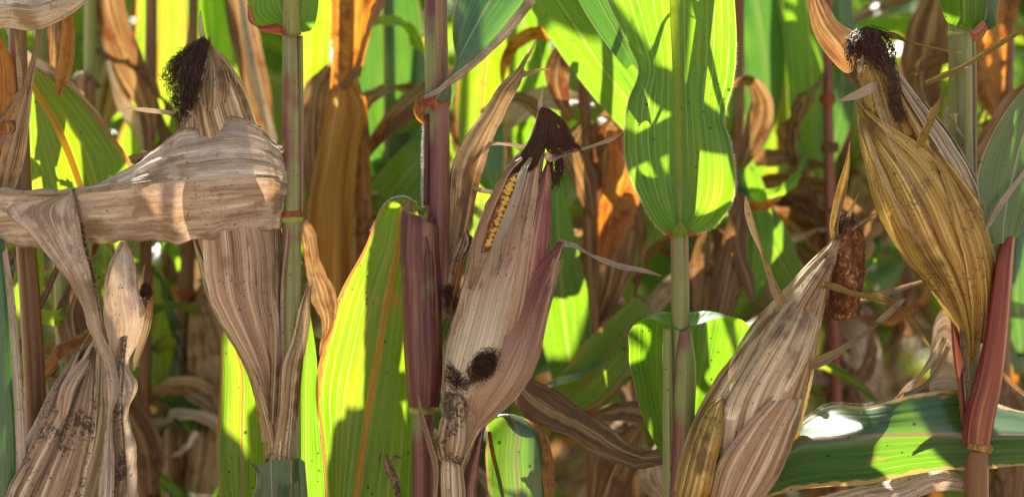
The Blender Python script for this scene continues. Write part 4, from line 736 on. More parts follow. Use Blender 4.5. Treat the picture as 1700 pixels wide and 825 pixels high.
ld4, _ = surf('leaf', dryg, [[(1600, 790, 10), (1610, 800, 6), (1615, 820, 10)], [(1560, 776, 16), (1560, 792, 2), (1560, 815, 10)], [(1500, 790, 20), (1500, 812, 4), (1500, 840, 12)], [(1430, 808, 20), (1430, 826, 6), (1430, 850, 14)], [(1360, 826, 20), (1360, 850, 10), (1360, 870, 14)], [(1240, 890, 30), (1240, 895, 24), (1240, 900, 30)]], Dp, nu=70, nv=20, crump=4, rag=.15)
surf('leaf', dryg, [[(1590, 520, 50), (1590, 600, 44), (1596, 655, 50)], [(1568, 512, 50), (1572, 580, 40), (1580, 655, 50)], [(1552, 530, 54), (1554, 590, 46), (1550, 655, 52)], [(1544, 580, 60), (1544, 620, 54), (1544, 655, 60)]], Dp, nu=30, nv=30, ridge=3, rf=10)
ribbon('husk_blade', dryg, [(1568, 560, 30, 4), (1550, 590, 34, 8, 20), (1525, 622, 36, 8, 50), (1500, 648, 36, 7, 20), (1486, 664, 36, 3)], Dp, nu=50, nv=12, crump=2, cup=-.4)
ribbon('husk_blade', dryg, [(1574, 575, 30, 4), (1556, 610, 28, 8, 40), (1530, 640, 26, 5, 50), (1500, 655, 26, 3)], Dp, nu=50, nv=12, crump=2, cup=-.4)
ribbon('husk_blade', dryb, [(1660, 610, -10, 2), (1672, 632, -10, 6, 30), (1690, 650, -8, 7, 40), (1720, 672, -6, 6)], Dp, nu=40, nv=10, crump=1, cup=-.4)
ribbon('husk_blade', dryg, [(1390, 505, 40, 2), (1430, 500, 44, 5, 30), (1480, 485, 44, 6, 20), (1535, 466, 44, 3)], Dp, nu=40, nv=8, crump=2, cup=-.4)
# ===== plant E : left edge
E = plant('corn plant at the left edge with a mouldy drooping ear under twisted grey husk', 40, 40)
pxstalk(E, [(30, -60, 60, 15), (30, 100, 60, 16), (36, 300, 60, 17), (50, 500, 56, 18), (60, 700, 56, 19), (60, 830, 56, 20)], stb)
surf('leaf', leafb, [[(-60, 380, -40), (-20, 385, -60), (8, 400, -46)], [(-60, 500, -50), (-16, 500, -70), (22, 500, -50)], [(-60, 620, -50), (-12, 620, -74), (32, 620, -50)], [(-60, 740, -50), (-8, 740, -74), (40, 740, -50)], [(-50, 840, -50), (-4, 840, -70), (43, 840, -50)], [(-30, 1000, -40), (0, 1000, -50), (34, 1000, -40)], [(0, 1140, -30), (4, 1140, -30), (8, 1140, -30)]], E, nu=80, nv=24, wave=1.5)
bsurf('dry_edge', dryg, [(4, 420, 12, 410, -56, 1), (12, 500, 25, 500, -62, 2), (20, 620, 35, 620, -64, 2), (26, 740, 43, 740, -64, 2), (26, 840, 46, 840, -64, 2)], E, nu=60, nv=8)
surf('leaf', dryg, [[(-60, 20, -40), (-60, 60, -60), (-60, 100, -40)], [(0, -20, -50), (0, 14, -70), (0, 49, -50)], [(60, -20, -54), (60, 16, -74), (62, 50, -56)], [(110, -30, -56), (116, -4, -70), (122, 22, -58)], [(170, -60, -60), (170, -40, -64), (165, -20, -60)], [(260, -100, -50), (260, -98, -50), (260, -96, -50)]], E, nu=60, nv=26, ridge=2.4, rf=12, crump=1)
ribbon('dry_husk', huskt, [(8, 330, 0, 14, 10), (22, 270, -6, 20, 0), (38, 200, -8, 16, 10), (50, 140, -8, 9, 20), (62, 80, -8, 5, 30), (68, 30, -8, 3, 20), (70, -5, -8, 1)], E, nu=80, nv=18, ridge=3.8, rf=6, cup=-.5)
ribbon('dry_husk', dryo, [(24, 300, 4, 6), (38, 250, 4, 8, 10), (44, 200, 4, 5), (50, 160, 4, 2)], E, nu=40, nv=10, cup=-.3, crump=1)
ribbon('husk_blade', huskt, [(34, 150, -14, 3), (34, 120, -16, 6, 20), (30, 90, -16, 5, 40), (24, 50, -16, 1)], E, nu=30, nv=10, crump=1, cup=-.4)
ribbon('husk_blade', huskt, [(44, 140, -14, 3), (26, 165, -22, 5, 20), (12, 185, -24, 6, 30), (0, 200, -24, 4)], E, nu=30, nv=10, crump=2, cup=-.4)
ribbon('husk_blade', dryb, [(-10, 240, -20, 10, 30), (8, 228, -28, 12, 60), (22, 214, -30, 14, 80), (16, 202, -24, 10, 120), (0, 202, -14, 8)], E, nu=50, nv=14, crump=2)
ribbon('leaf', dryo, [(-20, 50, 30, 12), (4, 90, 30, 12, 20), (10, 150, 30, 16), (4, 230, 30, 12), (-10, 300, 30, 8)], E, nu=50, nv=12, crump=3)
surf('leaf', dryg, [[(122, 316, -72), (118, 318, -70), (112, 322, -74)], [(132, 360, -86), (84, 350, -84), (14, 346, -84)], [(140, 400, -90), (100, 398, -92), (48, 388, -90)], [(152, 450, -86), (126, 450, -96), (96, 446, -88)], [(162, 490, -80), (145, 492, -92), (126, 490, -84)], [(172, 556, -76), (164, 560, -88), (154, 566, -80)], [(192, 606, -72), (182, 608, -84), (170, 608, -78)], [(198, 645, -70), (188, 648, -80), (172, 650, -74)], [(188, 690, -72), (182, 692, -78), (174, 704, -72)], [(189, 760, -72), (180, 760, -78), (168, 765, -72)], [(189, 830, -72), (178, 830, -78), (162, 830, -72)], [(180, 960, -60), (170, 960, -64), (160, 960, -60)]], E, nu=130, nv=34, ridge=2.1, rf=10, wave=2, wf=4, crump=1, rag=.05)[0]['label'] = 'grey dead leaf folded down over another leaf'
ribbon('midrib', huskm, [(122, 314, -78, 3), (134, 360, -92, 3.5), (143, 410, -96, 3.5), (156, 460, -90, 3), (166, 520, -84, 2.5), (174, 558, -80, 2)], E, nu=50, nv=8, cup=-.8)
bsurf('twisted_husk', dryg, [(200, 400, 214, 402, -62, 2), (178, 450, 226, 432, -54, 16), (172, 510, 236, 490, -48, 22), (176, 545, 242, 518, -48, 22), (183, 574, 232, 560, -50, 18), (192, 623, 217, 608, -54, 8), (196, 650, 229, 638, -54, 12), (193, 690, 217, 684, -54, 9), (196, 730, 225, 732, -52, 10), (198, 830, 229, 830, -50, 10), (200, 960, 226, 960, -46, 8)], E, nu=120, nv=36, ridge=3.3, rf=9, crump=2.5, rag=.05)[0]['label'] = 'mouldy grey husk twisted like a rope'
bsurf('twisted_husk', huskm, [(196, 560, 212, 556, -66, 3), (190, 620, 206, 612, -66, 4), (188, 690, 204, 690, -64, 5), (190, 760, 208, 760, -62, 5), (188, 830, 206, 830, -60, 5)], E, nu=50, nv=14, ridge=2.2, rf=5, crump=1)
ribbon('husk_blade', huskt, [(220, 614, -40, 4), (232, 580, -40, 6, 10), (246, 530, -40, 7), (252, 492, -38, 3)], E, nu=40, nv=10, cup=-.4)
ribbon('husk_blade', huskt, [(236, 496, -40, 5), (234, 474, -40, 4), (240, 440, -40, .8)], E, nu=20, nv=6, cup=-.4)
ribbon('husk_blade', silkr, [(244, 486, -42, 3), (244, 470, -42, 3), (248, 456, -42, .8)], E, nu=20, nv=6)
strands('silk', silkm, [[(238, 474, -44), (246, 480, -46), (248, 490, -46), (244, 500, -44)], [(240, 492, -44), (236, 484, -46), (244, 474, -46), (250, 488, -46)]], 110, E, spread=2.2, curl=4, r=.7)
axp = [(50, 900, -10, 70), (90, 800, -14, 68), (120, 720, -16, 60), (142, 650, -14, 48), (158, 600, -10, 32), (166, 560, -6, 16), (170, 540, -4, 5)]
ax = Axis(axp); earE, _ = tube('ear', huskm, [p[:3]+(max(p[3]-5, 3),) for p in axp], E, n=40, nu=60, bump=2)
ax.husk('husk_leaf', huskm, [(0, -140, 20, 2), (.4, -120, 0, 4), (.7, -110, -20, 5), (.97, -80, -50, 4)], earE, ridge=3.6, rf=16)
ax.husk('husk_leaf', huskw, [(0, 0, 120, 3), (.4, -10, 110, 4), (.7, -20, 100, 4), (.9, -20, 60, 3), (.98, 0, 20, 2)], earE, ridge=3.6, rf=16)
ax.husk('husk_leaf', huskm, [(0, -50, 60, 8), (.35, -42, 50, 9), (.6, -30, 40, 8), (.8, -20, 20, 6), (.9, -10, 0, 4)], earE, ridge=3.6, rf=16)
bsurf('husk_leaf', huskk, [(84, 740, 100, 700, -66, 8), (92, 700, 114, 690, -70, 12), (100, 650, 128, 640, -64, 16), (118, 616, 150, 610, -50, 14), (150, 584, 160, 586, -30, 3)], earE, nu=50, nv=26, ridge=1.5, rf=6)

for er, gs in ((earA, [[(400, 410, -70), (408, 470, -62), (424, 540, -50), (440, 610, -34)], [(372, 110, -10), (384, 150, -26), (402, 190, -34)], [(350, 130, -20), (346, 170, -34), (350, 200, -40)]]),
        (earB, [[(800, 330, -60), (780, 420, -80), (760, 520, -86), (745, 620, -84)], [(880, 330, -70), (860, 430, -96), (830, 520, -110), (790, 600, -110)], [(925, 430, -56), (900, 500, -90), (860, 580, -110), (810, 670, -90)]]),
        (earC, [[(1330, 470, -60), (1280, 560, -110), (1220, 680, -140), (1180, 790, -140)], [(1360, 480, -50), (1330, 570, -100), (1290, 660, -130), (1230, 780, -150)]]),
        (earD, [[(1450, 150, -80), (1480, 240, -110), (1530, 340, -130), (1590, 450, -100)], [(1430, 220, -70), (1470, 320, -110), (1530, 420, -120), (1590, 520, -60)]])):
    for g_ in gs: strands('loose_fibre', huskw, [g_, [(p[0]+9, p[1]+3, p[2]-1) for p in g_]], 9, er, spread=3, curl=4, r=.45, seg=18, lmin=.15)
# ---------------------------------------------------------------- second row: plants one can tell apart
def strp(parent, mat, pts, **k):
    k.setdefault('nu', 50); k.setdefault('nv', 14); k.setdefault('wave', 4)
    return ribbon(k.pop('name', 'leaf'), mat, pts, parent, **k)[0]
ZO[0] = 250
M1 = plant('out-of-focus corn plant with a brown stalk behind the tip of the silk-topped ear', 250, 420)
pxstalk(M1, [(252, -60, 420, 12), (250, 150, 420, 13), (246, 300, 420, 13), (240, 600, 420, 14)], stb)
strp(M1, dryb, [(250, 250, 400, 8), (242, 180, 390, 18, 20), (215, 110, 380, 26, 10), (188, 40, 380, 26, 0), (172, -40, 380, 24), (150, -160, 380, 14)])
strp(M1, leafy, [(262, 330, 460, 14), (258, 240, 470, 40), (262, 130, 470, 44), (266, 20, 470, 42), (262, -80, 470, 30), (250, -200, 480, 8)])
strp(M1, dryb, [(246, 150, 420, 10), (262, 190, 410, 10, 30), (280, 240, 400, 12, 30), (292, 300, 400, 8)])
strp(M1, dryg, [(246, 240, 430, 14), (220, 200, 420, 26, 50), (196, 170, 420, 34, 60), (182, 130, 420, 26, 70), (176, 60, 430, 10)])  # leaf highlight put into the colour as a pale grey blade
strp(M1, leafy, [(246, 330, 440, 20), (232, 260, 440, 40), (240, 200, 440, 30), (250, 170, 440, 10)])
ZO[0] = 550
M2 = plant('blurred corn plant with a red-jointed stalk left of the ear under the dead leaf', 306, 240)
pxstalk(M2, [(322, -60, 300, 11), (318, 200, 280, 13), (312, 400, 250, 15), (310, 480, 240, 17), (300, 600, 240, 19), (292, 690, 240, 22), (292, 830, 240, 23)], stb)
node(M2, 310, 488, 240, 17, redm, 6); node(M2, 292, 694, 240, 25, redm, 8)
strp(M2, leafg, [(300, 690, 225, 10, 0), (290, 660, 200, 26, 20), (320, 690, 180, 30, 60), (330, 720, 190, 20, 70)])
l = surf('leaf', leafy, [[(278, 700, 230), (290, 700, 226), (300, 690, 232)], [(246, 640, 230), (270, 650, 220), (300, 640, 236)], [(232, 560, 236), (262, 560, 224), (290, 560, 240)], [(228, 480, 240), (256, 475, 228), (282, 490, 240)], [(224, 420, 250), (244, 416, 236), (268, 440, 250)], [(228, 360, 270), (240, 350, 260), (252, 360, 270)]], M2, wave=4)[0]
surf('leaf', leafg, [[(286, 720, 220), (296, 716, 216), (300, 700, 220)], [(256, 650, 190), (290, 656, 180), (300, 640, 200)], [(262, 640, 180), (300, 676, 170), (310, 640, 180)], [(290, 700, 176), (318, 712, 170), (338, 676, 176)], [(322, 728, 180), (330, 722, 178), (338, 706, 180)]], M2, wave=2)
simple_ear(M2, tuple(W((332, 800, 230))), 20, huskt, 1.0, 82)
strp(M2, huskt, [(330, 820, 200, 20), (344, 740, 196, 30), (350, 640, 190, 34), (340, 560, 190, 30), (330, 500, 200, 14)], ridge=2, rf=8)
strp(M2, dryb, [(310, 770, 260, 8), (350, 700, 250, 24, 20), (372, 620, 240, 28, 10), (384, 540, 240, 12)])
strp(M2, leafg, [(322, 180, 330, 12), (350, 120, 340, 30), (352, 40, 340, 44), (344, -40, 340, 46), (330, -160, 350, 20)])
strp(M2, leafy, [(396, 200, 330, 14, 30), (386, 140, 330, 26), (372, 60, 340, 30), (360, -20, 340, 26), (350, -120, 350, 10)])
strp(M2, dryb, [(440, 250, 240, 8), (432, 180, 230, 20), (412, 90, 230, 24), (394, 0, 230, 24), (380, -100, 240, 16)])
strp(M2, dryg, [(456, 236, 90, 6), (440, 190, 96, 10, 30), (424, 140, 100, 12, 30), (412, 80, 110, 10, 20), (400, -20, 130, 8)])
ZO[0] = 380
M3 = plant('out-of-focus corn plant with a gold-brown ear wrapped under a glowing orange leaf', 560, 170)
pxstalk(M3, [(566, -60, 200, 14), (562, 200, 190, 15), (560, 500, 190, 17), (556, 830, 180, 18)], stb)
huskl = plantmat('husk_gold_thin', [(.22, .11, .02), (.42, .25, .06), (.62, .42, .16)], [(.8, .4, .05), (.9, .55, .1), (1, .7, .2)], .5, 8, .2, fv=1.1, vein=(20, .3, (.2, .12, .03)), rough=.5, spec=.3, bump=.7)
eM3, _ = tube('ear', huskg, [(570, 560, 150, 16), (572, 500, 150, 36), (568, 420, 150, 44), (568, 330, 150, 42), (574, 240, 150, 36), (578, 180, 150, 28), (580, 130, 150, 14)], M3, n=34, nu=60, bump=2)
bsurf('husk_leaf', huskl, [(540, 560, 584, 560, 130, 20), (512, 440, 590, 450, 130, 44), (514, 340, 592, 350, 130, 46), (530, 240, 600, 250, 130, 40), (545, 170, 606, 176, 130, 26), (552, 140, 590, 140, 126, 10)], eM3, nu=70, nv=30, ridge=3, rf=10)
bsurf('husk_leaf', dryo, [(584, 480, 606, 470, 130, 12), (584, 390, 618, 390, 126, 20), (588, 300, 615, 300, 126, 20), (590, 220, 613, 220, 126, 14), (590, 160, 606, 160, 130, 6)], eM3, nu=60, nv=20, ridge=3, rf=8)
surf('leaf', dryo, [[(545, 166, 130), (560, 150, 120), (600, 128, 130)], [(548, 130, 124), (580, 124, 108), (604, 106, 124)], [(553, 80, 120), (585, 80, 104), (614, 52, 124)], [(552, 20, 120), (590, 20, 104), (628, 16, 124)], [(556, -50, 130), (596, -50, 110), (640, -50, 130)], [(580, -160, 150), (600, -160, 150), (620, -160, 150)]], M3, nu=60, nv=24, crump=3, wave=5)
strp(M3, dryb, [(560, 156, 118, 6), (586, 120, 100, 12, 50), (606, 60, 96, 12, 60), (620, 20, 96, 16, 50), (640, -20, 96, 10, 40), (630, -70, 100, 6)], crump=2)
strp(M3, dryb, [(528, 360, 170, 5), (522, 290, 164, 22), (520, 210, 160, 26), (530, 140, 160, 22, 20), (548, 110, 170, 8)], crump=2)
strp(M3, dryb, [(606, 260, 190, 6), (636, 212, 180, 26, 50), (670, 180, 180, 30, 40), (706, 150, 190, 22, 40), (760, 120, 210, 12)], crump=2)
strp(M3, dryo, [(610, 246, 180, 3), (630, 226, 176, 10), (650, 204, 176, 10), (664, 184, 180, 3)])
strp(M3, leafg, [(610, 460, 220, 10), (620, 380, 220, 24), (650, 320, 220, 40, 20), (690, 270, 220, 34), (730, 220, 230, 20)])
ZO[0] = 200
M4 = plant('blurred corn plant with broad blue-green leaves seen beside the purple stalk', 655, 620)
pxstalk(M4, [(640, -60, 620, 12), (644, 200, 620, 13), (650, 500, 620, 15), (656, 830, 620, 16)], stg)
strp(M4, leafb, [(648, 300, 600, 20), (640, 220, 590, 50), (640, 120, 580, 64), (636, 20, 580, 62), (620, -100, 580, 40), (600, -200, 600, 10)])
strp(M4, leafb, [(650, 330, 600, 16, 30), (680, 240, 590, 36, 60), (700, 150, 580, 34, 30), (706, 60, 580, 20)])
strp(M4, leafg, [(640, 420, 610, 16), (620, 360, 600, 40), (630, 290, 600, 36), (650, 250, 600, 12)])
strp(M4, leafy, [(590, 260, 560, 12), (512, 220, 560, 26), (510, 120, 560, 36), (516, 20, 560, 36), (520, -80, 560, 20)])
ZO[0] = 220
M5 = plant('out-of-focus corn plant with hanging orange-brown leaves left of the glowing leaf', 985, 330)
pxstalk(M5, [(968, -60, 330, 11), (970, 150, 330, 13), (976, 320, 330, 14), (982, 500, 330, 15), (988, 830, 330, 17)], stb)
l = surf('leaf', leafg, [[(1090, 260, 180), (1076, 240, 170), (1082, 210, 180)], [(1040, 220, 170), (1050, 180, 156), (1076, 140, 170)], [(960, 130, 160), (990, 100, 144), (1020, 60, 160)], [(910, 60, 160), (945, 30, 144), (985, 0, 160)], [(870, -10, 170), (905, -30, 150), (945, -60, 170)], [(830, -120, 200), (850, -130, 190), (880, -150, 200)]], M5, nu=70, nv=24, wave=3)[0]
strp(M5, dryb, [(948, 200, 220, 4), (932, 170, 210, 14, 20), (924, 120, 206, 22, 30), (934, 80, 206, 20, 40), (944, 50, 206, 6, 20)], crump=2)
strp(M5, dryb, [(1000, 300, 320, 14), (1010, 240, 310, 36, 20), (1036, 200, 300, 34), (1060, 180, 300, 14)], crump=3)
strp(M5, dryo, [(1020, 210, 310, 14), (1040, 280, 300, 36, 20), (1020, 360, 300, 30, -10), (1002, 440, 300, 12)], crump=3)
strp(M5, dryb, [(976, 200, 320, 10), (956, 240, 300, 28, 30), (976, 300, 300, 26, 10), (986, 360, 300, 8)], crump=3)
strp(M5, dryb, [(982, 230, 310, 8), (996, 200, 300, 16, 70), (1010, 196, 300, 10, 80), (1030, 215, 300, 4)], crump=2)
strp(M5, leafy, [(770, 400, 420, 14), (800, 300, 400, 34), (800, 180, 400, 44), (806, 80, 400, 44), (800, -20, 400, 34), (780, -140, 410, 12)])
strp(M5, leafg, [(890, 330, 450, 20), (890, 240, 440, 40), (884, 140, 440, 40), (870, 40, 440, 36), (850, -80, 450, 20)])
strp(M5, dryb, [(800, 190, 260, 6), (830, 166, 250, 14, 60), (870, 164, 250, 16, 50), (900, 190, 250, 14, 30), (912, 220, 260, 5)], crump=2)
strp(M5, leafb, [(828, 330, 320, 6), (812, 290, 310, 24), (808, 240, 310, 30), (820, 190, 320, 14)])
strp(M5, dryb, [(986, 540, 330, 8), (1010, 480, 310, 26), (1024, 400, 310, 36), (1036, 340, 310, 22), (1040, 300, 320, 8)], crump=2)
strp(M5, leafg, [(950, 700, 300, 10), (946, 610, 290, 34), (936, 520, 290, 44), (930, 430, 290, 34), (925, 340, 300, 18), (920, 280, 310, 8)])
strp(M5, leafy, [(900, 680, 180, 8, 30), (950, 650, 170, 40, 30), (1000, 600, 160, 46, 20), (1040, 550, 160, 36, 10), (1066, 500, 170, 12)])
strp(M5, leafb, [(890, 640, 200, 8, 70), (920, 630, 180, 20, 75), (960, 618, 170, 20, 70), (1000, 590, 170, 14, 60), (1060, 530, 180, 20, 70), (1090, 520, 190, 22, 70)])
ZO[0] = 40; strp(M5, dryb, [(850, 630, 60, 20, 30), (900, 672, 60, 36, 30), (960, 700, 60, 34, 40), (1020, 740, 60, 30, 40), (1080, 760, 66, 24, 60), (1120, 750, 80, 10)], crump=5, ridge=2, rf=7); ZO[0] = 220
strp(M5, dryb, [(990, 690, 110, 10, 60), (1040, 680, 110, 22, 40), (1100, 690, 120, 20, 40)], crump=3)
strp(M5, dryb, [(1000, 830, 90, 20), (1020, 780, 84, 34), (1040, 740, 80, 26), (1060, 710, 80, 10)], crump=4)
strp(M5, dryg, [(1110, 830, 70, 20, 20), (1086, 790, 66, 30, 10), (1080, 750, 66, 16, 40)], crump=3)
ZO[0] = 300
M6 = plant('out-of-focus corn plant with tan withered leaves between the glowing leaf and the bare cob', 1205, 260)
pxstalk(M6, [(1228, -60, 300, 10), (1224, 200, 290, 12), (1218, 340, 280, 13), (1200, 600, 270, 14), (1190, 830, 270, 15)], stb)
strp(M6, dryb, [(1184, 560, 240, 8), (1200, 500, 230, 24), (1214, 430, 230, 24), (1226, 370, 230, 16), (1230, 320, 240, 5)], crump=2)
strp(M6, silkr if False else dryb, [(1170, 560, 280, 10), (1174, 490, 280, 28), (1178, 430, 280, 30), (1180, 380, 290, 14)], crump=3)
strp(M6, dryb, [(1232, 280, 260, 4), (1248, 240, 250, 18, 30), (1262, 200, 250, 22, 10), (1262, 164, 250, 20, 40), (1240, 136, 250, 18, 70), (1214, 146, 260, 8, 60)], crump=2)
strp(M6, leafg, [(1216, 520, 280, 8), (1250, 450, 270, 26), (1250, 370, 270, 34), (1230, 290, 270, 30), (1218, 230, 280, 14)])
strp(M6, leafg, [(1340, 500, 300, 10), (1306, 450, 300, 26), (1280, 400, 300, 34), (1262, 350, 300, 24), (1250, 300, 310, 8)])
strp(M6, dryb, [(1250, 500, 220, 5), (1240, 460, 220, 12), (1226, 420, 220, 10), (1222, 390, 220, 4)])
strp(M6, leafb, [(1218, 320, 520, 10), (1262, 200, 520, 26), (1270, 100, 520, 36), (1256, 0, 520, 36), (1240, -100, 530, 20)])
strp(M6, leafy, [(1210, 400, 620, 10), (1290, 240, 620, 30), (1300, 130, 620, 44), (1290, 20, 620, 40), (1270, -100, 630, 20)])
ZO[0] = 350
M7 = plant('blurred corn plant with a thin dark red stalk standing behind the bare cob', 1380, 330)
pxstalk(M7, [(1374, -60, 340, 9), (1374, 80, 340, 10), (1376, 250, 336, 11), (1378, 380, 330, 12), (1386, 600, 330, 13), (1392, 830, 330, 15)], plantmat('stalk_dark_red', [(.10, .02, .02), (.2, .05, .04), (.26, .1, .06)], None, 0, 3, .1, rough=.4, spec=.5, bump=.3))
node(M7, 1374, 165, 338, 13, redm, 8); node(M7, 1378, 245, 336, 14, dryb, 8)
strp(M7, leafg, [(1366, 300, 420, 10), (1350, 220, 420, 32), (1348, 120, 420, 40), (1340, 20, 420, 40), (1330, -80, 420, 24)])
strp(M7, leafb, [(1372, 280, 440, 8), (1392, 200, 440, 22), (1400, 100, 440, 22), (1396, 0, 440, 20)])
strp(M7, dryb, [(1430, 360, 400, 10, 60), (1380, 320, 390, 24, 60), (1320, 306, 390, 26, 60), (1260, 312, 400, 24, 60), (1220, 330, 410, 8)], crump=4)
strp(M7, dryb, [(1400, 440, 400, 10, 40), (1360, 380, 390, 26, 30), (1310, 340, 390, 26, 40), (1270, 330, 400, 12)], crump=4)
strp(M7, dryb, [(1340, 300, 500, 12), (1336, 250, 500, 36), (1310, 220, 500, 26), (1290, 210, 500, 8)], crump=4)
strp(M7, dryb, [(1384, 560, 350, 8), (1400, 640, 350, 22), (1410, 720, 350, 26), (1400, 800, 350, 22), (1390, 880, 350, 8)], crump=4)
strp(M7, dryg, [(1386, 520, 420, 8), (1430, 560, 420, 24), (1440, 640, 420, 26), (1430, 720, 420, 10)], crump=4)
strp(M7, dryb, [(1370, 60, 470, 6, 40), (1440, 20, 470, 18, 60), (1500, -6, 470, 16, 40), (1560, -20, 480, 8)], crump=3)
ZO[0] = 200
M8 = plant('out-of-focus corn plant with orange dry leaves behind the stalk at the right edge', 1660, 430)
pxstalk(M8, [(1676, -60, 430, 12), (1672, 200, 430, 13), (1668, 500, 430, 14), (1664, 830, 430, 15)], stb)
strp(M8, dryo, [(1660, 200, 420, 10), (1640, 130, 410, 34), (1640, 50, 410, 44), (1660, -30, 410, 40), (1680, -120, 420, 12)], crump=3)
strp(M8, dryb, [(1740, 130, 300, 14, 40), (1690, 180, 290, 30, 30), (1650, 230, 290, 30, 40), (1620, 260, 300, 12)], crump=3)
strp(M8, dryb, [(1560, 220, 520, 10), (1530, 140, 520, 34), (1540, 60, 520, 36), (1560, -20, 520, 16)], crump=3)
strp(M8, leafy, [(1640, 380, 520, 10), (1636, 300, 520, 32), (1650, 220, 520, 30), (1670, 150, 530, 10)])
strp(M8, leafb, [(1700, 620, 440, 16), (1690, 520, 430, 30), (1690, 440, 430, 24), (1700, 360, 440, 10)])
strp(M8, dryb, [(1656, 620, 420, 10), (1680, 700, 410, 24), (1690, 780, 410, 22), (1680, 860, 420, 10)], crump=3)
ZO[0] = 0
M9 = plant('slightly blurred corn plant with a green leaf and brown midrib above the dead leaf', 110, 260)
pxstalk(M9, [(60, -60, 300, 12), (80, 200, 290, 14), (100, 420, 280, 15), (110, 830, 270, 17)], stg)
l9, _ = surf('leaf', leafy, [[(140, 420, 250), (152, 400, 240), (170, 380, 250)], [(50, 330, 240), (136, 320, 226), (212, 300, 240)], [(34, 260, 236), (112, 250, 222), (216, 268, 236)], [(38, 190, 236), (84, 190, 222), (176, 212, 236)], [(44, 140, 240), (58, 150, 230), (120, 138, 240)], [(20, 90, 260), (36, 100, 256), (60, 90, 260)]], M9, nu=70, nv=28, wave=3)
tube('midrib', ribm, [(150, 400, 236, 3), (136, 320, 222, 5), (112, 250, 218, 6), (84, 190, 218, 6), (58, 150, 226, 5), (36, 100, 250, 3)], l9, n=8, nu=30, flat=.5)
strp(M9, dryg, [(200, 250, 250, 3), (150, 180, 240, 8, 40), (100, 130, 236, 10, 40), (40, 90, 240, 10, 30), (10, 40, 250, 6)], crump=1)
strp(M9, dryo, [(96, 160, 200, 4), (104, 120, 196, 14), (110, 70, 196, 14), (112, 40, 200, 10), (100, -20, 210, 6)], crump=2)
strp(M9, dryb, [(76, 190, 300, 20), (88, 120, 290, 22), (90, 60, 290, 20), (84, -40, 300, 14)], crump=2)
strp(M9, leafy, [(16, 640, 120, 8), (34, 560, 110, 20, 20), (46, 480, 110, 26), (52, 420, 110, 20), (60, 370, 116, 8)])
strp(M9, dryb, [(20, 610, 90, 5), (50, 540, 80, 8, 40), (80, 480, 76, 8, 40), (100, 430, 80, 5)], crump=1)
strp(M9, dryo, [(70, 620, 150, 8), (100, 580, 140, 16, 30), (140, 560, 140, 16, 30), (160, 540, 150, 6)], crump=2)
strp(M9, dryb, [(90, 660, 260, 8), (130, 600, 250, 26, 20), (120, 520, 250, 28), (140, 450, 250, 12)], crump=3)
ZO[0] = 100
M10 = plant('blurred corn plant behind the left edge with leaves hanging below the dead leaf', 150, 520)
pxstalk(M10, [(150, -60, 520, 12), (150, 300, 520, 14), (148, 600, 520, 15), (146, 830, 520, 16)], stg)
for q in ([(150, 500, 500, 10), (170, 440, 490, 30, 20), (200, 380, 490, 34), (220, 320, 500, 14)], [(148, 620, 500, 10), (120, 540, 490, 30, 20), (110, 470, 490, 30), (100, 400, 500, 14)]): strp(M10, leafy, q)
for q in ([(150, 700, 500, 10), (200, 680, 490, 30, 20), (240, 740, 490, 28), (250, 820, 500, 12)], [(148, 240, 500, 10), (130, 180, 490, 26), (140, 120, 490, 28, 60), (160, 150, 500, 14)]): strp(M10, dryb, q, crump=4)
ZO[0] = 0
MIDS = [(M1, 250, 670), (M2, 322, 850), (M3, 566, 580), (M4, 640, 820), (M5, 968, 550), (M6, 1228, 600), (M7, 1374, 690), (M8, 1676, 630), (M9, 60, 300), (M10, 150, 620)]
MAINS = [(A, 482, 4), (B, 724, 4), (Cp, 1136, 70), (Dp, 1594, 30), (E, 30, 60)]
# crowns above the frame, which throw the dappled shade
random.seed(21); REMOV = set()
for i, (pl, xp, zp) in enumerate(MAINS+MIDS):
    x, y, _ = W((xp, 0, zp))
    hs = [1.42, 1.56, 1.7, 1.84, 1.97]; a0 = 70+random.uniform(-25, 25)
    for j, h in enumerate(hs):
        REMOV.add(arc_leaf(pl, (x+.002*j, y+.012, h), a0+180*(j % 2)+random.uniform(-20, 20), random.uniform(.6, .8), .04, leafg if j != 1 else leafb, up=random.uniform(58, 74), droop=random.uniform(.6, .9)).name)
# dry tangle between the stalks
random.seed(33)
for i, (pl, xp, zp) in enumerate(MIDS):
    for j in range(19):
        h = random.uniform(.72, 1.27)
        REMOV.add(arc_leaf(pl, (pl.location.x, pl.location.y+random.uniform(0, .01), h), random.uniform(-95, 95), random.uniform(.12, .34), random.uniform(.004, .017), ([dryb, leafy, leafg, dryg, leafy, leafb, huskt] if pl in (M1, M2, M4, M9, M10) else [dryb, dryg, dryb, leafy, dryb, leafg, dryo])[j % 7], up=random.uniform(-60, 70), droop=random.uniform(.3, 1.6), twist=random.uniform(-220, 220), crump=10, nu=34).name)
# leaves below the frame
for i, (pl, xp, zp) in enumerate(MAINS+MIDS):
    x, y, _ = W((xp, 0, zp)); x = pl.location.x; y = pl.location.y
    for j, h in enumerate([.3, .5, .62]):
        arc_leaf(pl, (x, y, h), random.uniform(0, 360), .45, .03, dryb, up=20, droop=.8, crump=12)

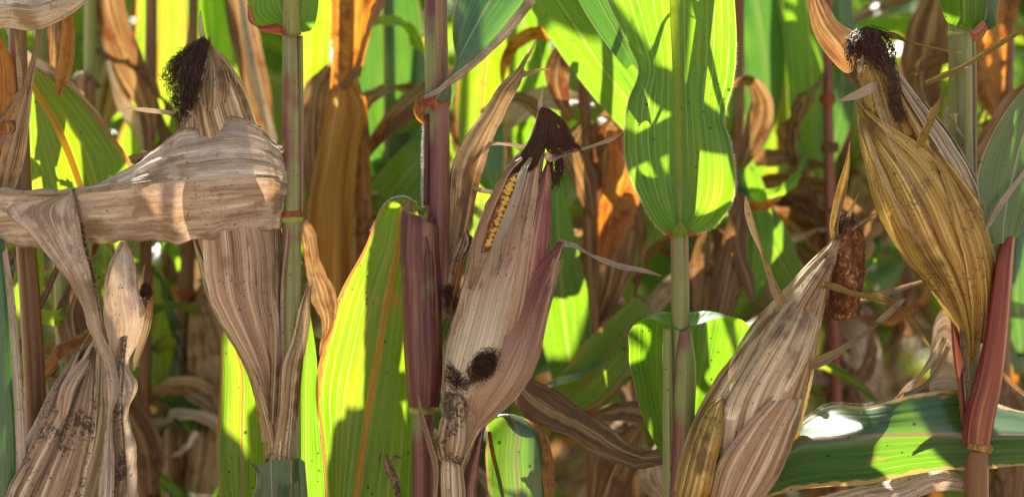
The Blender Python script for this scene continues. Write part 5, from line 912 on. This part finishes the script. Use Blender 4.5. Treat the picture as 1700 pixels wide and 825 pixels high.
# ---------------------------------------------------------------- rows behind
random.seed(5)
def build_variant(k):
    p = thing('corn_plant', 'blurred corn plant of green and brown leaves in the rows far behind', 'corn plant', (0, 0, 0), 'blurred corn plants in the rows behind')
    _, at = stalk_at(p, 0, 0, 2.1+.15*random.random(), .012, [stb, stg, stp][k % 3], (random.uniform(-.02, .02), random.uniform(-.02, .02)))
    a0 = random.uniform(0, 180); z = .25; j = 0
    while z < 2.0:
        dry = z < .85+random.uniform(-.3, .3)
        az = a0+180*(j % 2)+random.uniform(-25, 25)
        if dry: arc_leaf(p, at(z), az, random.uniform(.4, .65), random.uniform(.02, .036), [dryb, dryo, dryg, dryb, leafy, dryg][random.randrange(6)], up=random.uniform(10, 60), droop=random.uniform(.8, 1.3), twist=random.uniform(-160, 160), crump=9)
        else: arc_leaf(p, at(z), az, random.uniform(.6, .85), random.uniform(.036, .045), [leafg, leafy, leafg, leafb][random.randrange(4)], up=random.uniform(50, 72), droop=random.uniform(.65, 1.05), twist=random.uniform(-40, 40))
        z += random.uniform(.13, .17); j += 1
    for j in range(7):
        z = random.uniform(.45, 1.35)
        arc_leaf(p, at(z), random.uniform(0, 360), random.uniform(.25, .45), random.uniform(.014, .03), [dryb, leafg, leafy, dryb, leafy, dryg][random.randrange(6)], up=random.uniform(-40, 50), droop=random.uniform(.5, 1.4), twist=random.uniform(-260, 260), crump=14, nu=18)
    for j in range(4):
        arc_leaf(p, at(1.45+.16*j), random.uniform(0, 360), random.uniform(.5, .7), .04, [leafg, leafb][j % 2], up=random.uniform(40, 75), droop=random.uniform(.5, 1.2), twist=random.uniform(-90, 90))
    simple_ear(p, at(.95+.1*random.random()), a0+90, [huskt, huskg][k % 2], 1, 70)
    if k % 2: simple_ear(p, at(.75), a0-80, huskt, .8, -40)
    tassel(p, at(2.1)[0], at(2.1)[1], 2.1)
    return p
variants = [build_variant(k) for k in range(8)]
def dup(root, loc, rz, s):
    r = root.copy(); sc.collection.objects.link(r); r.location = loc; r.rotation_euler = (0, 0, rz); r.scale = (s, s, s)
    for ch in root.children:
        c = ch.copy(); sc.collection.objects.link(c); c.parent = r
        for g_ in ch.children:
            d = g_.copy(); sc.collection.objects.link(d); d.parent = c
    return r
used = set(); n_ = 0
for row in range(1, 15):
    y = .12+.75*row; half = .53*(y+D)/D+.45
    x = -half+random.uniform(0, .2)
    while x < half:
        if row > 1 or random.random() < .8:
            k = random.randrange(8); s = random.uniform(.92, 1.06); rz = random.uniform(0, 6.28); loc = (x, y+random.uniform(-.05, .05), 0)
            if k not in used:
                used.add(k); v = variants[k]; v.location = loc; v.rotation_euler = (0, 0, rz); v.scale = (s, s, s)
            else: dup(variants[k], loc, rz, s)
            n_ += 1
        x += random.uniform(.14, .23)*(1 if row < 4 else 1.6)
for k in range(8):
    if k not in used: variants[k].location = (-1.2+.3*k, 6.5, 0)
# leaves that stand in the way of the sunbeams seen in the photo are taken off their plants; added unseen casters are set into the beams to shape shade
def sun_leaf(pl, targets, dist, wd):
    """an added, unseen leaf shape that casts shade along the traced targets (pixels); it hangs `dist` metres up the beam"""
    pts = []
    for (x, y, z) in targets:
        p = Vector(W((x, y, z)))+SDIR*dist; pts.append(tuple(p))
    rows = []
    d = np.array(pts); T = np.gradient(d, axis=0); S_ = np.array(SDIR); m = len(d)
    for i in range(m):
        s = np.cross(T[i], S_); s /= np.linalg.norm(s); h = wd*K*(.35+.65*math.sin(math.pi*min(1, .12+.8*i/(m-1))))
        b = S_*h*.25; rows.append([d[i]-s*h-b, d[i], d[i]+s*h-b])
    # run the caster back to the plant's stalk
    base = np.array([pl.location.x, pl.location.y, rows[0][1][2]-.12])
    rows = [[base-.004, base, base+.004], [base*.5+rows[0][0]*.5+[0, 0, .05], base*.5+rows[0][1]*.5+[0, 0, .05], base*.5+rows[0][2]*.5+[0, 0, .05]]]+rows
    return surf('leaf', leafg, rows, pl, world=True, nu=50, nv=12, wave=3)[0]  # named as a leaf, added only to shape the shade
SHADES = []
def prune(rounds=7):
    keep = set(SHADES); gone = 0
    for _ in range(rounds):
        bpy.context.view_layer.update(); dg = bpy.context.evaluated_depsgraph_get(); kill = set(); c0 = Vector(cam.location)
        for (x, y) in LIT:
            p = Vector(W((x, y, 0))); d = (p-c0).normalized()
            ok, loc, nr, idx, ob, mx = sc.ray_cast(dg, c0, d, distance=8)
            if not ok: continue
            if ob.name in REMOV: kill.add(ob.name); continue
            o = loc+SDIR*.004
            for _q in range(12):
                ok, l2, nr, idx, hb, mx = sc.ray_cast(dg, o, SDIR, distance=12)
                if not ok: break
                if hb.name not in keep and (hb.name in REMOV or hb.name.startswith('tassel') or (hb.name.startswith('leaf') and hb.parent and hb.parent.get('group'))): kill.add(hb.name)
                o = l2+SDIR*.003
        if not kill: break
        for nme in kill:
            o = bpy.data.objects.get(nme)
            if o:
                for ch in list(o.children): bpy.data.objects.remove(ch)
                bpy.data.objects.remove(o); gone += 1
    print('pruned', gone)
LIT = [(535, 190), (528, 165), (620, 210), (600, 200), (560, 170), (1500, 740), (1480, 765), (1550, 750), (1510, 690), (1460, 700), (1180, 60), (1080, 60), (1095, 20), (1100, 60), (1070, 185), (1090, 180), (1170, 290), (1200, 290), (1165, 330), (1100, 275), (1060, 280), (1210, 20), (1200, 90), (1180, 110),
    (640, 400), (620, 460), (590, 500), (650, 520), (660, 480), (665, 590), (610, 590), (632, 550), (540, 640), (550, 690), (600, 620), (600, 800), (650, 790), (570, 480), (610, 540),
    (390, 600), (390, 680), (400, 740), (400, 800), (425, 680), (380, 800), (425, 780), (410, 640), (650, 345),
    (60, 200), (70, 270), (120, 300), (90, 230), (150, 290), (50, 240), (100, 280), (190, 290),
    (260, 130), (240, 60), (260, 200), (235, 220), (270, 60), (1010, 130), (1030, 170), (980, 100), (1000, 150), (950, 110), (1210, 560), (1185, 527), (1075, 530), (1220, 535),
    (1376, 755), (1420, 745), (1400, 775), (1360, 775), (1340, 700), (1400, 685), (1420, 700), (1350, 715), (1380, 680), (1440, 750), (1530, 770),
    (800, 250), (800, 160), (820, 100), (800, 200), (1290, 130), (1300, 60), (262, 560), (268, 620), (250, 450), (950, 580), (960, 640), (985, 660), (1040, 580), (930, 520), (940, 560), (580, 80), (600, 40), (612, 380), (1390, 90), (1370, 60), (512, 90), (520, 180), (870, 330), (1350, 120), (1355, 200), (1280, 350), (1300, 430), (30, 500), (45, 440), (1640, 100), (1040, 300), (1030, 260), (360, 60), (370, 130)]
for tg, ds, wd, pl in (
    ([(1060, 105, -60), (1085, 130, -60), (1110, 155, -56), (1160, 190, -60), (1215, 225, -56)], .55, 24, Cp),
    ([(1030, 262, -56), (1070, 240, -52), (1110, 226, -44), (1160, 225, -56), (1215, 240, -56)], .42, 22, Cp),
    ([(1062, 300, -44), (1085, 320, -38), (1110, 350, -30), (1122, 380, -24)], .30, 20, Cp),
    ([(1150, 366, -30), (1180, 362, -34), (1216, 335, -46)], .36, 9, Cp),
    ([(105, 145, 224), (140, 190, 224), (170, 230, 226), (200, 290, 230)], .45, 32, M9),
    ([(885, -20, 160), (910, 20, 156), (950, 50, 150), (990, 70, 150)], .4, 50, M5),
    ([(1290, 760, -20), (1330, 790, -16), (1300, 830, -10)], .85, 26, Cp),
    ([(1600, 760, -20), (1590, 720, -30), (1580, 670, -10)], .85, 50, Dp), ([(1530, 668, -20), (1550, 680, -30), (1580, 700, -30), (1620, 710, -20)], .85, 24, Dp)):
    SHADES.append(sun_leaf(pl, tg, ds, wd).name)
prune()
# trash on the soil
V = []; F = []; UV = []
for i in range(700):
    x, y = random.uniform(-1.8, 1.8), random.uniform(-.5, 7); a = random.uniform(0, 6.28); L_ = random.uniform(.05, .2); w2 = random.uniform(.008, .025)
    b = len(V); dx, dy = math.cos(a), math.sin(a)
    for q in range(5):
        f = q/4-.5; h = .04+.03*random.random()
        for s in (-1, 1): V.append((x+dx*L_*f-dy*w2*s*(1-4*f*f*.9), y+dy*L_*f+dx*w2*s*(1-4*f*f*.9), h+.01*s)); UV.append(((s+1)/2, f*3))
    for q in range(4): F.append((b+2*q, b+2*q+1, b+2*q+3, b+2*q+2))
t = mesh_obj('leaf_litter', np.array(V), F, dryg, None, uv=np.array(UV)); t['kind'] = 'stuff'
